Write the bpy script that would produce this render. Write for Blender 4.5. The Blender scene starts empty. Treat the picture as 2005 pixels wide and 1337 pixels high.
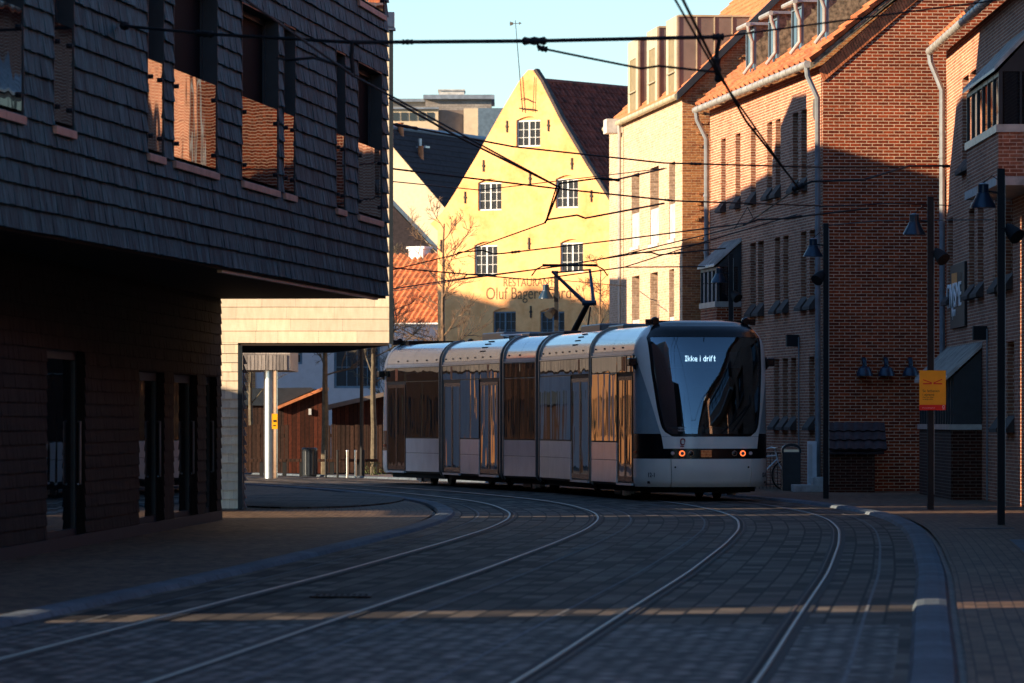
import bpy, math, random
from mathutils import Vector, Matrix
from mathutils.geometry import tessellate_polygon
R = math.radians
scene = bpy.context.scene
COL = scene.collection
F = 11139.0; CX = 1002.5; HY = 822.0; HC = 1.62     # 200 mm lens, measured on the 2005 px frame

def PX(px, Y): return (px - CX) / F * Y
def PZ(py, Y): return HC + (HY - py) / F * Y
def PT(px, py, Y): return (PX(px, Y), Y, PZ(py, Y))

# ------------------------------------------------------------------ materials
MATS = {}
def nm(name):
    m = bpy.data.materials.new(name); m.use_nodes = True
    nt = m.node_tree; nt.nodes.clear()
    out = nt.nodes.new('ShaderNodeOutputMaterial')
    b = nt.nodes.new('ShaderNodeBsdfPrincipled')
    nt.links.new(b.outputs[0], out.inputs[0])
    MATS[name] = m
    return m, nt, b
def mixc(nt, fac, a, b, mode='MIX'):
    n = nt.nodes.new('ShaderNodeMix'); n.data_type = 'RGBA'; n.blend_type = mode
    for i, v in ((0, fac), (6, a), (7, b)):
        if isinstance(v, (int, float)): n.inputs[i].default_value = v
        elif isinstance(v, tuple): n.inputs[i].default_value = (*v, 1)
        else: nt.links.new(v, n.inputs[i])
    return n.outputs[2]
def noise(nt, vec, scale, detail=4, rough=.6, stretch=None):
    n = nt.nodes.new('ShaderNodeTexNoise'); n.inputs['Scale'].default_value = scale
    n.inputs['Detail'].default_value = detail; n.inputs['Roughness'].default_value = rough
    if stretch:
        mp = nt.nodes.new('ShaderNodeMapping'); mp.inputs['Scale'].default_value = stretch
        nt.links.new(vec, mp.inputs[0]); vec = mp.outputs[0]
    nt.links.new(vec, n.inputs['Vector'])
    return n.outputs[0]
def ramp(nt, v, p0, p1, c0=(0,0,0), c1=(1,1,1)):
    r = nt.nodes.new('ShaderNodeValToRGB'); e = r.color_ramp.elements
    e[0].position = p0; e[1].position = p1; e[0].color = (*c0, 1); e[1].color = (*c1, 1)
    nt.links.new(v, r.inputs[0]); return r.outputs[0]
def coords(nt, kind='UV'):
    n = nt.nodes.new('ShaderNodeTexCoord'); return n.outputs[kind]
def bump(nt, b, h, strength, dist):
    n = nt.nodes.new('ShaderNodeBump'); n.inputs['Strength'].default_value = strength
    n.inputs['Distance'].default_value = dist
    nt.links.new(h, n.inputs['Height']); nt.links.new(n.outputs[0], b.inputs['Normal'])
def plain(name, col, rough=.6, metal=0, var=.15, vs=6, spec=.4, bmp=0, bdist=.01, kind='Object'):
    m, nt, b = nm(name)
    b.inputs['Roughness'].default_value = rough; b.inputs['Metallic'].default_value = metal
    b.inputs['Specular IOR Level'].default_value = spec
    vec = coords(nt, kind)
    n = noise(nt, vec, vs)
    dk = tuple(c * (1 - var * 1.6) for c in col); lt = tuple(min(1, c * (1 + var)) for c in col)
    nt.links.new(mixc(nt, ramp(nt, n, .3, .7), dk, lt), b.inputs['Base Color'])
    if bmp: bump(nt, b, noise(nt, vec, vs * 4), bmp, bdist)
    return m
def brickmat(name, c1, c2, mortar, bw=.24, rh=.0667, ms=.0055, rough=.85, dirt=.25, bstr=.6, off=.5, bias=0, smooth=.1, bands=0):
    m, nt, b = nm(name)
    uv = coords(nt)
    t = nt.nodes.new('ShaderNodeTexBrick')
    t.inputs['Scale'].default_value = 1; t.inputs['Brick Width'].default_value = bw
    t.inputs['Row Height'].default_value = rh; t.inputs['Mortar Size'].default_value = ms
    t.inputs['Mortar Smooth'].default_value = smooth; t.offset = off; t.inputs['Bias'].default_value = bias
    t.inputs['Color1'].default_value = (*c1, 1); t.inputs['Color2'].default_value = (*c2, 1)
    t.inputs['Mortar'].default_value = (*mortar, 1)
    nt.links.new(uv, t.inputs['Vector'])
    col = t.outputs[0]
    n1 = noise(nt, uv, .45, 6, .7)
    col = mixc(nt, ramp(nt, n1, .35, .7), col, mixc(nt, 1.0, col, (1 - dirt,) * 3, 'MULTIPLY'))
    n2 = noise(nt, uv, 14, 2, .5)
    col = mixc(nt, ramp(nt, n2, .3, .75), col, mixc(nt, 1.0, col, (.55, .55, .55), 'MULTIPLY'))
    nt.links.new(col, b.inputs['Base Color'])
    b.inputs['Roughness'].default_value = rough; b.inputs['Specular IOR Level'].default_value = .12
    inv = nt.nodes.new('ShaderNodeMath'); inv.operation = 'SUBTRACT'; inv.inputs[0].default_value = 1
    nt.links.new(t.outputs['Fac'], inv.inputs[1])
    bump(nt, b, inv.outputs[0], bstr, .008)
    return m
def shingle(name, c_dark, c_light, rough=.7, streak=(9, .8, 1), spec=.12, lo=.5):
    m, nt, b = nm(name)
    uv = coords(nt); geo = nt.nodes.new('ShaderNodeNewGeometry')
    n = noise(nt, uv, 3.0, 6, .7, streak)
    isl = geo.outputs['Random Per Island']
    col = mixc(nt, ramp(nt, n, .36, .66), c_dark, c_light)
    col = mixc(nt, 1.0, col, ramp(nt, isl, 0, 1, (lo, lo, lo+.02), (1.1, 1.08, 1.05)), 'MULTIPLY')
    nt.links.new(col, b.inputs['Base Color'])
    b.inputs['Roughness'].default_value = rough; b.inputs['Specular IOR Level'].default_value = spec
    bump(nt, b, n, .25, .01)
    return m
def glass(name, col=(.01, .013, .018), rough=.02, ior=1.6, wav=.0, wscale=1.2, stretch=(1, 1, 1)):
    m, nt, b = nm(name)
    b.inputs['Base Color'].default_value = (*col, 1); b.inputs['Roughness'].default_value = rough
    b.inputs['IOR'].default_value = ior
    if wav:
        bump(nt, b, noise(nt, coords(nt, 'Object'), wscale, 2, .5, stretch), wav, .05)
    return m
def emit(name, col, s):
    m, nt, b = nm(name)
    b.inputs['Base Color'].default_value = (*col, 1)
    b.inputs['Emission Color'].default_value = (*col, 1); b.inputs['Emission Strength'].default_value = s
    return m

brickmat('brick_red', (.42, .072, .022), (.17, .028, .013), (.74, .50, .34), bw=.25, rh=.072, ms=.0085, dirt=.35, bstr=.7)
brickmat('brick_street', (.60, .23, .13), (.32, .105, .06), (.84, .60, .44), ms=.0082, dirt=.35, bstr=.4)
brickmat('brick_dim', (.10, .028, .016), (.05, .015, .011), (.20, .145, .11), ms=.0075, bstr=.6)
brickmat('brick_pale', (.74, .50, .34), (.52, .33, .22), (.80, .62, .47), ms=.005, bstr=.3, dirt=.15)
brickmat('brick_orange', (.60, .26, .10), (.36, .13, .06), (.62, .42, .24), ms=.006, bstr=.7, dirt=.2)
brickmat('brick_grey', (.42, .39, .36), (.30, .27, .25), (.2, .19, .18), bw=.5, rh=.14, ms=.006)
brickmat('paver_road', (.22, .185, .15), (.014, .013, .012), (.003, .003, .003), bw=.85, rh=.24, ms=.014, rough=.75, dirt=.5, bstr=.5, off=.37)
brickmat('paver_walk', (.26, .17, .11), (.10, .065, .045), (.015, .012, .01), bw=.22, rh=.11, ms=.005, rough=.7, dirt=.4, bstr=.4)
brickmat('paver_far', (.34, .25, .21), (.26, .19, .16), (.14, .10, .09), bw=.4, rh=.2, ms=.008, rough=.7, dirt=.3, bstr=.3)
brickmat('timber_red', (.12, .032, .018), (.045, .016, .010), (.012, .006, .004), bw=9, rh=.13, ms=.009, rough=.7, dirt=.5)
brickmat('timber_dark', (.075, .04, .03), (.04, .024, .02), (.008, .006, .005), bw=9, rh=.12, ms=.010, rough=.75, dirt=.4)
for k in ('timber_red', 'timber_dark'):
    nt = MATS[k].node_tree
    t = [n for n in nt.nodes if n.type == 'TEX_BRICK'][0]
    mp = nt.nodes.new('ShaderNodeMapping'); mp.inputs['Rotation'].default_value = (0, 0, R(90))
    nt.links.new(t.inputs['Vector'].links[0].from_socket, mp.inputs[0]); nt.links.new(mp.outputs[0], t.inputs['Vector'])
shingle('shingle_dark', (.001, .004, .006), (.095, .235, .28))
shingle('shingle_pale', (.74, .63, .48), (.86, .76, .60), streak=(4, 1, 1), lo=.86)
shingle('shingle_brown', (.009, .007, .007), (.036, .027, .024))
shingle('shingle_grey', (.22, .20, .19), (.44, .40, .36))
# plaster walls with weathering
def plaster(name, base, stain, amt=(.55, .8)):
    m, nt, b = nm(name)
    uv = coords(nt, 'Object')
    n = noise(nt, uv, .55, 8, .75); n2 = noise(nt, uv, 5, 4, .6)
    c = mixc(nt, ramp(nt, n, *amt), base, stain)
    c = mixc(nt, ramp(nt, n2, .3, .8), c, mixc(nt, 1.0, c, (.86, .85, .82), 'MULTIPLY'))
    nt.links.new(c, b.inputs['Base Color']); b.inputs['Roughness'].default_value = .9
    bump(nt, b, n2, .35, .02)
plaster('plaster_yellow', (.92, .45, .185), (.68, .25, .07), (.46, .70))
plaster('plaster_cream', (.62, .50, .34), (.45, .36, .26))
plaster('plaster_lilac', (.46, .40, .42), (.38, .33, .35))
plaster('plaster_white', (.72, .74, .76), (.6, .62, .64))
plaster('plaster_grey', (.40, .38, .35), (.30, .28, .26))
plain('tile_red', (.50, .155, .06), .75, var=.35, vs=5, bmp=.4)
plain('tile_orange', (.54, .19, .075), .75, var=.3, vs=4, bmp=.3)
plain('tile_dark', (.032, .022, .024), .75, var=.4, vs=5, bmp=.4)
plain('tile_maroon', (.17, .036, .022), .8, var=.5, vs=3, bmp=.4)
plain('zinc', (.36, .38, .40), .42, .75, var=.2, vs=3)
plain('zinc_pale', (.62, .60, .56), .5, .3, var=.2, vs=3)
plain('gutter', (.38, .38, .36), .45, .35, var=.15, vs=4)
plain('pipe_grey', (.22, .25, .28), .45, .3, var=.15, vs=4)
plain('lead', (.17, .145, .10), .8, var=.5, vs=9, bmp=.5)
plain('clad_olive', (.22, .17, .08), .5)
plain('cab_glass_sky', (.34, .42, .46), .12, 0, var=.05)  # pale colour stands in for sky reflected in the cab side glass
plain('bronze_clad', (.46, .41, .27), .4, .15, var=.12, vs=2)
plain('clad_grey', (.17, .135, .115), .45, .1, var=.15, vs=2)
plain('frame_dark', (.018, .026, .036), .45, var=.15)
plain('frame_white', (.50, .52, .52), .5, var=.08)
plain('frame_blue', (.10, .15, .20), .5, var=.15)
plain('sill_clay', (.50, .30, .22), .65, var=.15, vs=3)
plain('sill_dark', (.06, .05, .048), .8, spec=.15, var=.2)
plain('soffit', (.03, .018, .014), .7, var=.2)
plain('black_metal', (.008, .010, .013), .75, 0, var=.1)
plain('black_iron', (.02, .017, .015), .7, var=.2)
plain('lamp_blue', (.012, .035, .065), .3, .2, var=.1)
plain('steel', (.62, .62, .60), .28, 1, var=.1, vs=2)
plain('rail_steel', (.075, .07, .066), .42, 1, var=.25, vs=3)
plain('rail_rust', (.05, .032, .024), .7, var=.3)
plain('rubber', (.012, .012, .013), .8, var=.2)
plain('gap_dark', (.006, .006, .007), .9, var=.1)
plain('concrete', (.085, .12, .155), .75, var=.35, vs=2.2, bmp=.2, spec=.12)
brickmat('kerb_stone', (.16, .20, .245), (.11, .145, .18), (.01, .01, .012), bw=1.0, rh=4, ms=.014, rough=.75, dirt=.35, bstr=.3)
plain('concrete_line', (.17, .18, .19), .8, spec=.1, var=.25, vs=3)
plain('concrete_pale', (.48, .47, .45), .8, var=.2)
plain('grille', (.10, .09, .08), .8, var=.2)
plain('tram_white', (.97, .91, .84), .16, 0, var=.03, vs=2)
plain('tram_silver', (.84, .84, .83), .15, .1, var=.06, vs=2)
plain('tram_roof', (.74, .75, .76), .14, .55, var=.05, vs=2)
plain('tram_black', (.006, .007, .009), .25, 0, var=.1)
plain('tram_dark', (.02, .021, .024), .5, .2, var=.2)
plain('tram_portal', (.17, .18, .19), .35, .5, var=.1)
plain('orange', (.75, .12, .03), .4, var=.05)
plain('logo_red', (.30, .012, .02), .5, var=.02)
plain('sign_yellow', (.95, .42, .008), .45, var=.04)
plain('sign_red', (.75, .02, .008), .45, var=.03)
plain('sign_white', (.85, .85, .85), .5, var=.02)
plain('sign_black', (.012, .012, .012), .6, var=.02)
plain('sign_orange', (.80, .25, .02), .5, var=.1)
plain('text_faded', (.16, .10, .05), .9, var=.3, vs=3)
plain('bark', (.10, .085, .06), .9, var=.3, vs=8, bmp=.5)
plain('bark_brown', (.16, .10, .06), .9, var=.3, vs=8, bmp=.5)
plain('bin_black', (.02, .027, .036), .4, .2, var=.15)
plain('cabinet_white', (.62, .66, .70), .4, var=.06)
plain('bike_white', (.70, .72, .74), .3, var=.03)
plain('skin_sky', (.5, .5, .5), .5)
plain('shrub', (.05, .075, .02), .8, var=.4, vs=8)
plain('copper', (.55, .42, .34), .2, .7, var=.12, vs=2)
plain('curtain', (.55, .53, .5), .9, var=.1)
plain('poster_blue', (.05, .25, .45), .5, var=.05)
glass('win_glass'); glass('dark_glass', (.004, .005, .008), .6, 1.06); glass('win_glass_far', (.03, .035, .04), .05, 1.5)
glass('glass_mirror', (.012, .014, .018), .015, 2.6, .07, .9, (1, 1, .5))
glass('tram_glass', (.008, .010, .013), .015, 1.5, .45, .9, (1.2, 1.2, .3))
def pane(name, tint, ior):
    m = bpy.data.materials.new(name); m.use_nodes = True; nt = m.node_tree; nt.nodes.clear(); MATS[name] = m
    out = nt.nodes.new('ShaderNodeOutputMaterial'); mx = nt.nodes.new('ShaderNodeMixShader')
    fr = nt.nodes.new('ShaderNodeFresnel'); fr.inputs[0].default_value = ior
    tr = nt.nodes.new('ShaderNodeBsdfTransparent'); tr.inputs[0].default_value = (*tint, 1)
    gl = nt.nodes.new('ShaderNodeBsdfGlossy'); gl.inputs['Roughness'].default_value = .01; gl.inputs[0].default_value = (.72, .90, 1, 1)
    nt.links.new(fr.outputs[0], mx.inputs[0]); nt.links.new(tr.outputs[0], mx.inputs[1]); nt.links.new(gl.outputs[0], mx.inputs[2])
    nt.links.new(mx.outputs[0], out.inputs[0])
pane('windshield', (.30, .40, .46), 2.9)
emit('led', (.85, .95, 1), 1.6)
emit('lamp_ring', (1, .17, .04), .6)
emit('lamp_core', (1, .5, .3), .15)
# small cobbles
m, nt, b = nm('cobble')
uv = coords(nt); v = nt.nodes.new('ShaderNodeTexVoronoi'); v.inputs['Scale'].default_value = 6.5; v.inputs['Randomness'].default_value = .55
nt.links.new(uv, v.inputs['Vector'])
c = mixc(nt, 1.0, ramp(nt, v.outputs['Distance'], .25, .62, (1, 1, 1), (.12, .12, .12)), mixc(nt, v.outputs['Color'], (.008, .009, .010), (.42, .38, .34)), 'MULTIPLY')
nt.links.new(c, b.inputs['Base Color']); b.inputs['Roughness'].default_value = .7; b.inputs['Specular IOR Level'].default_value = .15
bump(nt, b, ramp(nt, v.outputs['Distance'], .1, .7, (1, 1, 1), (0, 0, 0)), .8, .02)

# ------------------------------------------------------------------ mesh builder
class MB:
    def __init__(s): s.v = []; s.f = []; s.uv = {}
    def quad(s, a, b, c, d, uv=None):
        n = len(s.v); s.v += [tuple(a), tuple(b), tuple(c), tuple(d)]; s.f.append((n, n+1, n+2, n+3))
        if uv: s.uv[len(s.f) - 1] = uv
    def face(s, pts):
        n = len(s.v); s.v += [tuple(p) for p in pts]; s.f.append(tuple(range(n, n + len(pts))))
    def box(s, x0, x1, y0, y1, z0, z1):
        n = len(s.v)
        s.v += [(x0,y0,z0),(x1,y0,z0),(x1,y1,z0),(x0,y1,z0),(x0,y0,z1),(x1,y0,z1),(x1,y1,z1),(x0,y1,z1)]
        for q in ((0,3,2,1),(4,5,6,7),(0,1,5,4),(1,2,6,5),(2,3,7,6),(3,0,4,7)): s.f.append(tuple(n + i for i in q))
        return s
    def prism(s, poly, d0, d1, axis='y', tri=True):
        """poly: (a, z) points extruded along y (axis y: a = x) or along x (axis x: a = y)."""
        P = (lambda a, z, d: (a, d, z)) if axis == 'y' else (lambda a, z, d: (d, a, z)) if axis == 'x' else (lambda a, b, d: (a, b, d))
        n = len(s.v); k = len(poly)
        s.v += [P(a, z, d0) for a, z in poly] + [P(a, z, d1) for a, z in poly]
        tr = tessellate_polygon([[Vector((a, z, 0)) for a, z in poly]])
        area = sum(poly[i][0] * poly[(i+1) % k][1] - poly[(i+1) % k][0] * poly[i][1] for i in range(k))
        flip = (area > 0) == (axis in ('x', 'z'))
        for t in tr:
            a = Vector((*poly[t[0]], 0)); b = Vector((*poly[t[1]], 0)); c = Vector((*poly[t[2]], 0))
            ccw = (b - a).cross(c - a).z > 0
            t = tuple(t) if ccw else tuple(reversed(t))
            # front cap (d0) faces -axis
            if axis == 'y': s.f.append(tuple(n + i for i in t)); s.f.append(tuple(n + k + i for i in reversed(t)))
            elif axis == 'x': s.f.append(tuple(n + i for i in reversed(t))); s.f.append(tuple(n + k + i for i in t))
            else: s.f.append(tuple(n + i for i in reversed(t))); s.f.append(tuple(n + k + i for i in t))
        for i in range(k):
            j = (i + 1) % k
            q = (n + i, n + j, n + k + j, n + k + i)
            if axis == 'y': q = tuple(reversed(q))
            if area < 0: q = tuple(reversed(q))
            s.f.append(q)
        return s
    def tube(s, pts, r, seg=6, cap=True):
        pts = [Vector(p) for p in pts]; rs = r if isinstance(r, (list, tuple)) else [r] * len(pts)
        n0 = len(s.v); up = Vector((0, 0, 1)); prev = None
        for i, p in enumerate(pts):
            t = ((pts[i+1] - p) if i == 0 else (p - pts[i-1]) if i == len(pts) - 1 else (pts[i+1] - pts[i-1]))
            if t.length < 1e-9: t = Vector((0, 0, 1))
            t.normalize()
            if prev is None:
                a = t.cross(up) if abs(t.z) < .95 else t.cross(Vector((1, 0, 0)))
            else: a = prev - t * prev.dot(t)
            a.normalize(); prev = a; b = t.cross(a)
            for k in range(seg):
                th = 2 * math.pi * k / seg
                s.v.append(tuple(p + (a * math.cos(th) + b * math.sin(th)) * rs[i]))
        for i in range(len(pts) - 1):
            for k in range(seg):
                k2 = (k + 1) % seg
                s.f.append((n0 + i*seg + k, n0 + i*seg + k2, n0 + (i+1)*seg + k2, n0 + (i+1)*seg + k))
        if cap:
            s.f.append(tuple(n0 + k for k in reversed(range(seg)))); m = n0 + (len(pts) - 1) * seg
            s.f.append(tuple(m + k for k in range(seg)))
        return s
    def lathe(s, c, prof, seg=16, axis='z'):
        n0 = len(s.v)
        for r, h in prof:
            for k in range(seg):
                th = 2 * math.pi * k / seg; a, b = r * math.cos(th), r * math.sin(th)
                s.v.append((c[0]+a, c[1]+b, c[2]+h) if axis == 'z' else (c[0]+a, c[1]+h, c[2]+b) if axis == 'y' else (c[0]+h, c[1]+a, c[2]+b))
        for i in range(len(prof) - 1):
            for k in range(seg):
                k2 = (k + 1) % seg
                s.f.append((n0+i*seg+k, n0+i*seg+k2, n0+(i+1)*seg+k2, n0+(i+1)*seg+k))
        s.f.append(tuple(n0 + k for k in reversed(range(seg)))); m = n0 + (len(prof)-1)*seg
        s.f.append(tuple(m + k for k in range(seg)))
        return s
    def wall(s, outer, holes, y=0, depth=0.0, back=None):
        """vertical wall in the x-z plane at y, facing -y; holes get reveals of the given depth."""
        polys = [[Vector((a, z, 0)) for a, z in outer]] + [[Vector((a, z, 0)) for a, z in h] for h in holes]
        flat = [p for q in polys for p in q]
        n = len(s.v); s.v += [(p.x, y, p.y) for p in flat]
        for t in tessellate_polygon(polys):
            a, b, c = (flat[i] for i in t)
            t = tuple(t) if (b - a).cross(c - a).z > 0 else tuple(reversed(t))
            s.f.append(tuple(n + i for i in t))
        if depth:
            for h in holes:
                k = len(h); area = sum(h[i][0]*h[(i+1) % k][1] - h[(i+1) % k][0]*h[i][1] for i in range(k))
                hh = h if area > 0 else list(reversed(h))
                for i in range(k):
                    a, b = hh[i], hh[(i+1) % k]
                    s.quad((a[0], y, a[1]), (b[0], y, b[1]), (b[0], y+depth, b[1]), (a[0], y+depth, a[1]))
        return s
    def build(s, name, mat, parent=None, smooth=False, loc=None, bevel=0, label=None, kind=None, rotz=None):
        me = bpy.data.meshes.new(name); me.from_pydata(s.v, [], s.f)
        uvl = me.uv_layers.new(name='UVMap')
        Z = Vector((0, 0, 1))
        for p in me.polygons:
            i = p.index
            if i in s.uv:
                for li, u in zip(p.loop_indices, s.uv[i]): uvl.data[li].uv = u
                continue
            nrm = p.normal
            if abs(nrm.z) > .98: ud, vd = Vector((1, 0, 0)), Vector((0, 1, 0))
            else:
                ud = Z.cross(nrm).normalized(); vd = nrm.cross(ud)
            for li in p.loop_indices:
                co = me.vertices[me.loops[li].vertex_index].co
                uvl.data[li].uv = (co.dot(ud), co.dot(vd))
        if smooth:
            for p in me.polygons: p.use_smooth = True
        o = bpy.data.objects.new(name, me); COL.objects.link(o)
        me.materials.append(MATS[mat] if isinstance(mat, str) else mat)
        if parent: o.parent = parent
        if loc: o.location = loc
        if rotz is not None: o.rotation_euler.z = rotz
        if bevel:
            md = o.modifiers.new('b', 'BEVEL'); md.width = bevel; md.segments = 2; md.limit_method = 'ANGLE'
        if smooth:
            try: me.set_sharp_from_angle(angle=R(40))
            except Exception: pass
        if label: o['label'] = label
        if kind: o['kind'] = kind
        return o
def rect(x0, x1, z0, z1): return [(x0, z0), (x1, z0), (x1, z1), (x0, z1)]
def thing(name, label, cat, loc=(0, 0, 0), rotz=0, group=None):
    o = bpy.data.objects.new(name, None); COL.objects.link(o); o.location = loc; o.rotation_euler = (0, 0, rotz)
    o['label'] = label; o['category'] = cat
    if group: o['group'] = group
    return o
def tag(o, label, cat, group=None):
    o['label'] = label; o['category'] = cat
    if group: o['group'] = group
    return o
def copy_tree(o, parent=None):
    c = o.copy(); COL.objects.link(c); c.parent = parent
    for ch in [x for x in o.children]: copy_tree(ch, c)
    return c
def text_obj(name, s, size, mat, parent, loc, rot=(R(90), 0, 0), sx=1.0, ext=.004, align='LEFT'):
    cu = bpy.data.curves.new(name, 'FONT'); cu.body = s; cu.size = size; cu.extrude = ext; cu.align_x = align
    t = bpy.data.objects.new('tmp', cu); COL.objects.link(t)
    bpy.context.view_layer.update()
    me = bpy.data.meshes.new_from_object(t); bpy.data.objects.remove(t)
    o = bpy.data.objects.new(name, me); COL.objects.link(o); me.materials.clear(); me.materials.append(MATS[mat])
    o.parent = parent; o.location = loc; o.rotation_euler = rot; o.scale = (sx, 1, 1)
    return o
class Fac:
    """frame of a facade: x along it, y into the building; u(px) and z(px, py) read the photo."""
    def __init__(s, x0, y0, ang): s.x0, s.y0, s.a = x0, y0, ang; s.c, s.s = math.cos(ang), math.sin(ang)
    def u(s, px, y=0):
        k = (px - CX) / F; X0 = s.x0 - s.s * y; Y0 = s.y0 + s.c * y
        return (k * Y0 - X0) / (s.c - k * s.s)
    def Y(s, px, y=0): return s.y0 + s.c * y + s.u(px, y) * s.s
    def z(s, px, py, y=0): return PZ(py, s.Y(px, y))
    def p(s, px, py, y=0): return (s.u(px, y), s.z(px, py, y))
    def w(s, u, y, z): return (s.x0 + u * s.c - y * s.s, s.y0 + u * s.s + y * s.c, z)
    def thing(s, name, label, cat): return thing(name, label, cat, (s.x0, s.y0, 0), s.a)
def window(parent, u0, u1, z0, z1, y, fw=.06, nx=1, nz=1, fmat='frame_dark', gmat='win_glass', fd=.06, bar=.025, name='window'):
    m = MB(); m.box(u0, u1, y, y+fd, z0, z0+fw); m.box(u0, u1, y, y+fd, z1-fw, z1)
    m.box(u0, u0+fw, y, y+fd, z0+fw, z1-fw); m.box(u1-fw, u1, y, y+fd, z0+fw, z1-fw)
    iw = (u1-u0-2*fw); ih = (z1-z0-2*fw)
    for i in range(1, nx):
        x = u0 + fw + iw * i / nx; m.box(x-bar/2, x+bar/2, y+.005, y+fd-.005, z0+fw, z1-fw)
    for i in range(1, nz):
        z = z0 + fw + ih * i / nz
        for k in range(nx):
            xa = u0 + fw + iw * k / nx + (bar/2 if k else 0); xb = u0 + fw + iw * (k+1) / nx - (bar/2 if k < nx-1 else 0)
            m.box(xa, xb, y+.008, y+fd-.008, z-bar/2, z+bar/2)
    fr = m.build(name, fmat, parent)
    g = MB(); yy = y + fd * .6; g.box(u0+fw*.5, u1-fw*.5, yy, yy+.012, z0+fw*.5, z1-fw*.5); g.build('pane', gmat, fr)
    return fr
# ------------------------------------------------------------------ track geometry
TAB = [(-60,-7.5),(0,-2.0),(20,-.45),(35.5,.81),(47,1.64),(60,2.60),(74,3.52),(84,4.10),(92,4.40),(99,4.44),(108,4.10),(114,3.62),(120,2.88),(127,1.88),(133,.80),(139,-.45),(145,-1.95),(155,-4.8),(170,-9.8),(190,-17.5),(230,-35)]
def lin(x):
    if x <= TAB[0][0]: return TAB[0][1]
    for (a, b), (c, d) in zip(TAB, TAB[1:]):
        if x <= c: return b + (d - b) * (x - a) / (c - a)
    return TAB[-1][1]
SM = {}
for i in range(-60, 229):
    ws = [(math.exp(-(j/3.0)**2), lin(i + j)) for j in range(-8, 9)]
    SM[i] = sum(w*v for w, v in ws) / sum(w for w, v in ws)
def cxy(Y):
    i = int(math.floor(Y)); i = max(-59, min(226, i)); f = Y - i
    p0, p1, p2, p3 = SM[i-1], SM[i], SM[i+1], SM[i+2]
    return .5 * ((2*p1) + (-p0+p2)*f + (2*p0-5*p1+4*p2-p3)*f*f + (-p0+3*p1-3*p2+p3)*f**3)
def frame_at(Y):
    d = (cxy(Y+.5) - cxy(Y-.5)); L = math.hypot(d, 1)
    return Vector((cxy(Y), Y, 0)), Vector((d/L, 1/L, 0)), Vector((1/L, -d/L, 0))      # point, forward, right
def off_pt(Y, off, z=0):
    p, f, r = frame_at(Y); q = p + r * off; return (q.x, q.y, z)
def strip(name, offs, mat, Y0, Y1, step=1.0, uvsw=True, label=None, kind='structure'):
    """offs: list of (offset, z) across; a sheet swept along the track curve."""
    m = MB(); ys = []; y = Y0
    while y < Y1 + 1e-6: ys.append(y); y += step
    for a, b in zip(ys, ys[1:]):
        for (o0, z0), (o1, z1) in zip(offs, offs[1:]):
            m.quad(off_pt(a, o0, z0), off_pt(a, o1, z1), off_pt(b, o1, z1), off_pt(b, o0, z0), uv=[(a, o0), (a, o1), (b, o1), (b, o0)])
    o = m.build(name, mat, smooth=False)
    if kind: o['kind'] = kind
    return o
LT = -3.72
g = MB(); g.quad((-700, -120, -.03), (700, -120, -.03), (700, 1500, -.03), (-700, 1500, -.03)); g.build('ground', 'paver_far', kind='structure')
strip('road', [(-5.6, 0), (-3.7, 0), (-1.8, 0), (0, 0), (1.9, 0)], 'paver_road', -50, 200)
strip('cobbled_crossing', [(-5.3, .004), (-2.6, .004), (0, .004), (1.57, .004)], 'cobble', 20, 45)
strip('pavement_left', [(-32, .02), (-15, .02), (-5.78, .02)], 'paver_walk', -50, 150, 2)
strip('pavement_right', [(2.04, .02), (8, .02), (22, .02)], 'paver_walk', -50, 150, 2)
kb = lambda c, w, h: [(c-w, .0), (c-w+.03, h*.8), (c-w*.4, h), (c+w*.4, h), (c+w-.03, h*.8), (c+w, .0)]
strip('kerb_left', kb(-5.56, .16, .055), 'kerb_stone', -50, 190, 1)
strip('kerb_right', kb(1.82, .16, .055), 'kerb_stone', -50, 190, 1)
for c in (0, LT):
    for s in (-1, 1):
        strip('road_joint', [(c + s*1.27 - .014, .0045), (c + s*1.27 + .014, .0045)], 'concrete_line', 20, 190, 1)
names = {(LT, -1): 'outer rail of the empty track nearer the shingled building', (LT, 1): 'inner rail of the empty track, beside the gap between tracks',
         (0, -1): 'rail of the tram track nearer the empty track', (0, 1): 'rail of the tram track nearer the brick buildings'}
for c in (LT, 0):
    for s in (-1, 1):
        e = c + s * .7175           # inner edge of the running head
        t = thing('tram_rail', 'grooved steel ' + names[(c, s)], 'rail', off_pt(60, e)[:2] + (0,), 0, 'rails set in the paved street')
        inv = Vector(off_pt(60, e))
        def st(nme, offs, mat):
            o = strip(nme, offs, mat, 20, 190, 1, kind=None); o.parent = t; o.location = -inv; return o
        st('bedding', [(e - .10, .008), (e + .10, .008)], 'rubber')
        st('running_head', sorted([(e, .010), (e + s*.007, .017), (e + s*.030, .017), (e + s*.038, .010)]), 'rail_steel')
        st('groove', sorted([(e, .0095), (e - s*.045, .0095)]), 'gap_dark')
        st('guard_lip', sorted([(e - s*.045, .010), (e - s*.055, .014), (e - s*.068, .010)]), 'rail_rust')
X_, Y_ = PX(668, 52), 52.0
t = thing('drain_grate', 'dark oblong drain grate between the rails of the empty track', 'drain', (X_, Y_, .012))
m = MB(); m.box(-.28, .28, -.32, -.27, 0, .008); m.box(-.28, .28, .27, .32, 0, .008); m.box(-.28, -.24, -.27, .27, 0, .008); m.box(.24, .28, -.27, .27, 0, .008)
for k in range(8): m.box(-.2+k*.055, -.175+k*.055, -.27, .27, 0, .006)
m.build('grate', 'rail_rust', t)
m = MB(); m.box(-.24, .24, -.27, .27, -.004, .001); m.build('sump', 'gap_dark', t)
t = thing('manhole_cover', 'round iron manhole cover in the pavement by the black lamp posts', 'manhole cover', (7.0, 84, .022))
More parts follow.
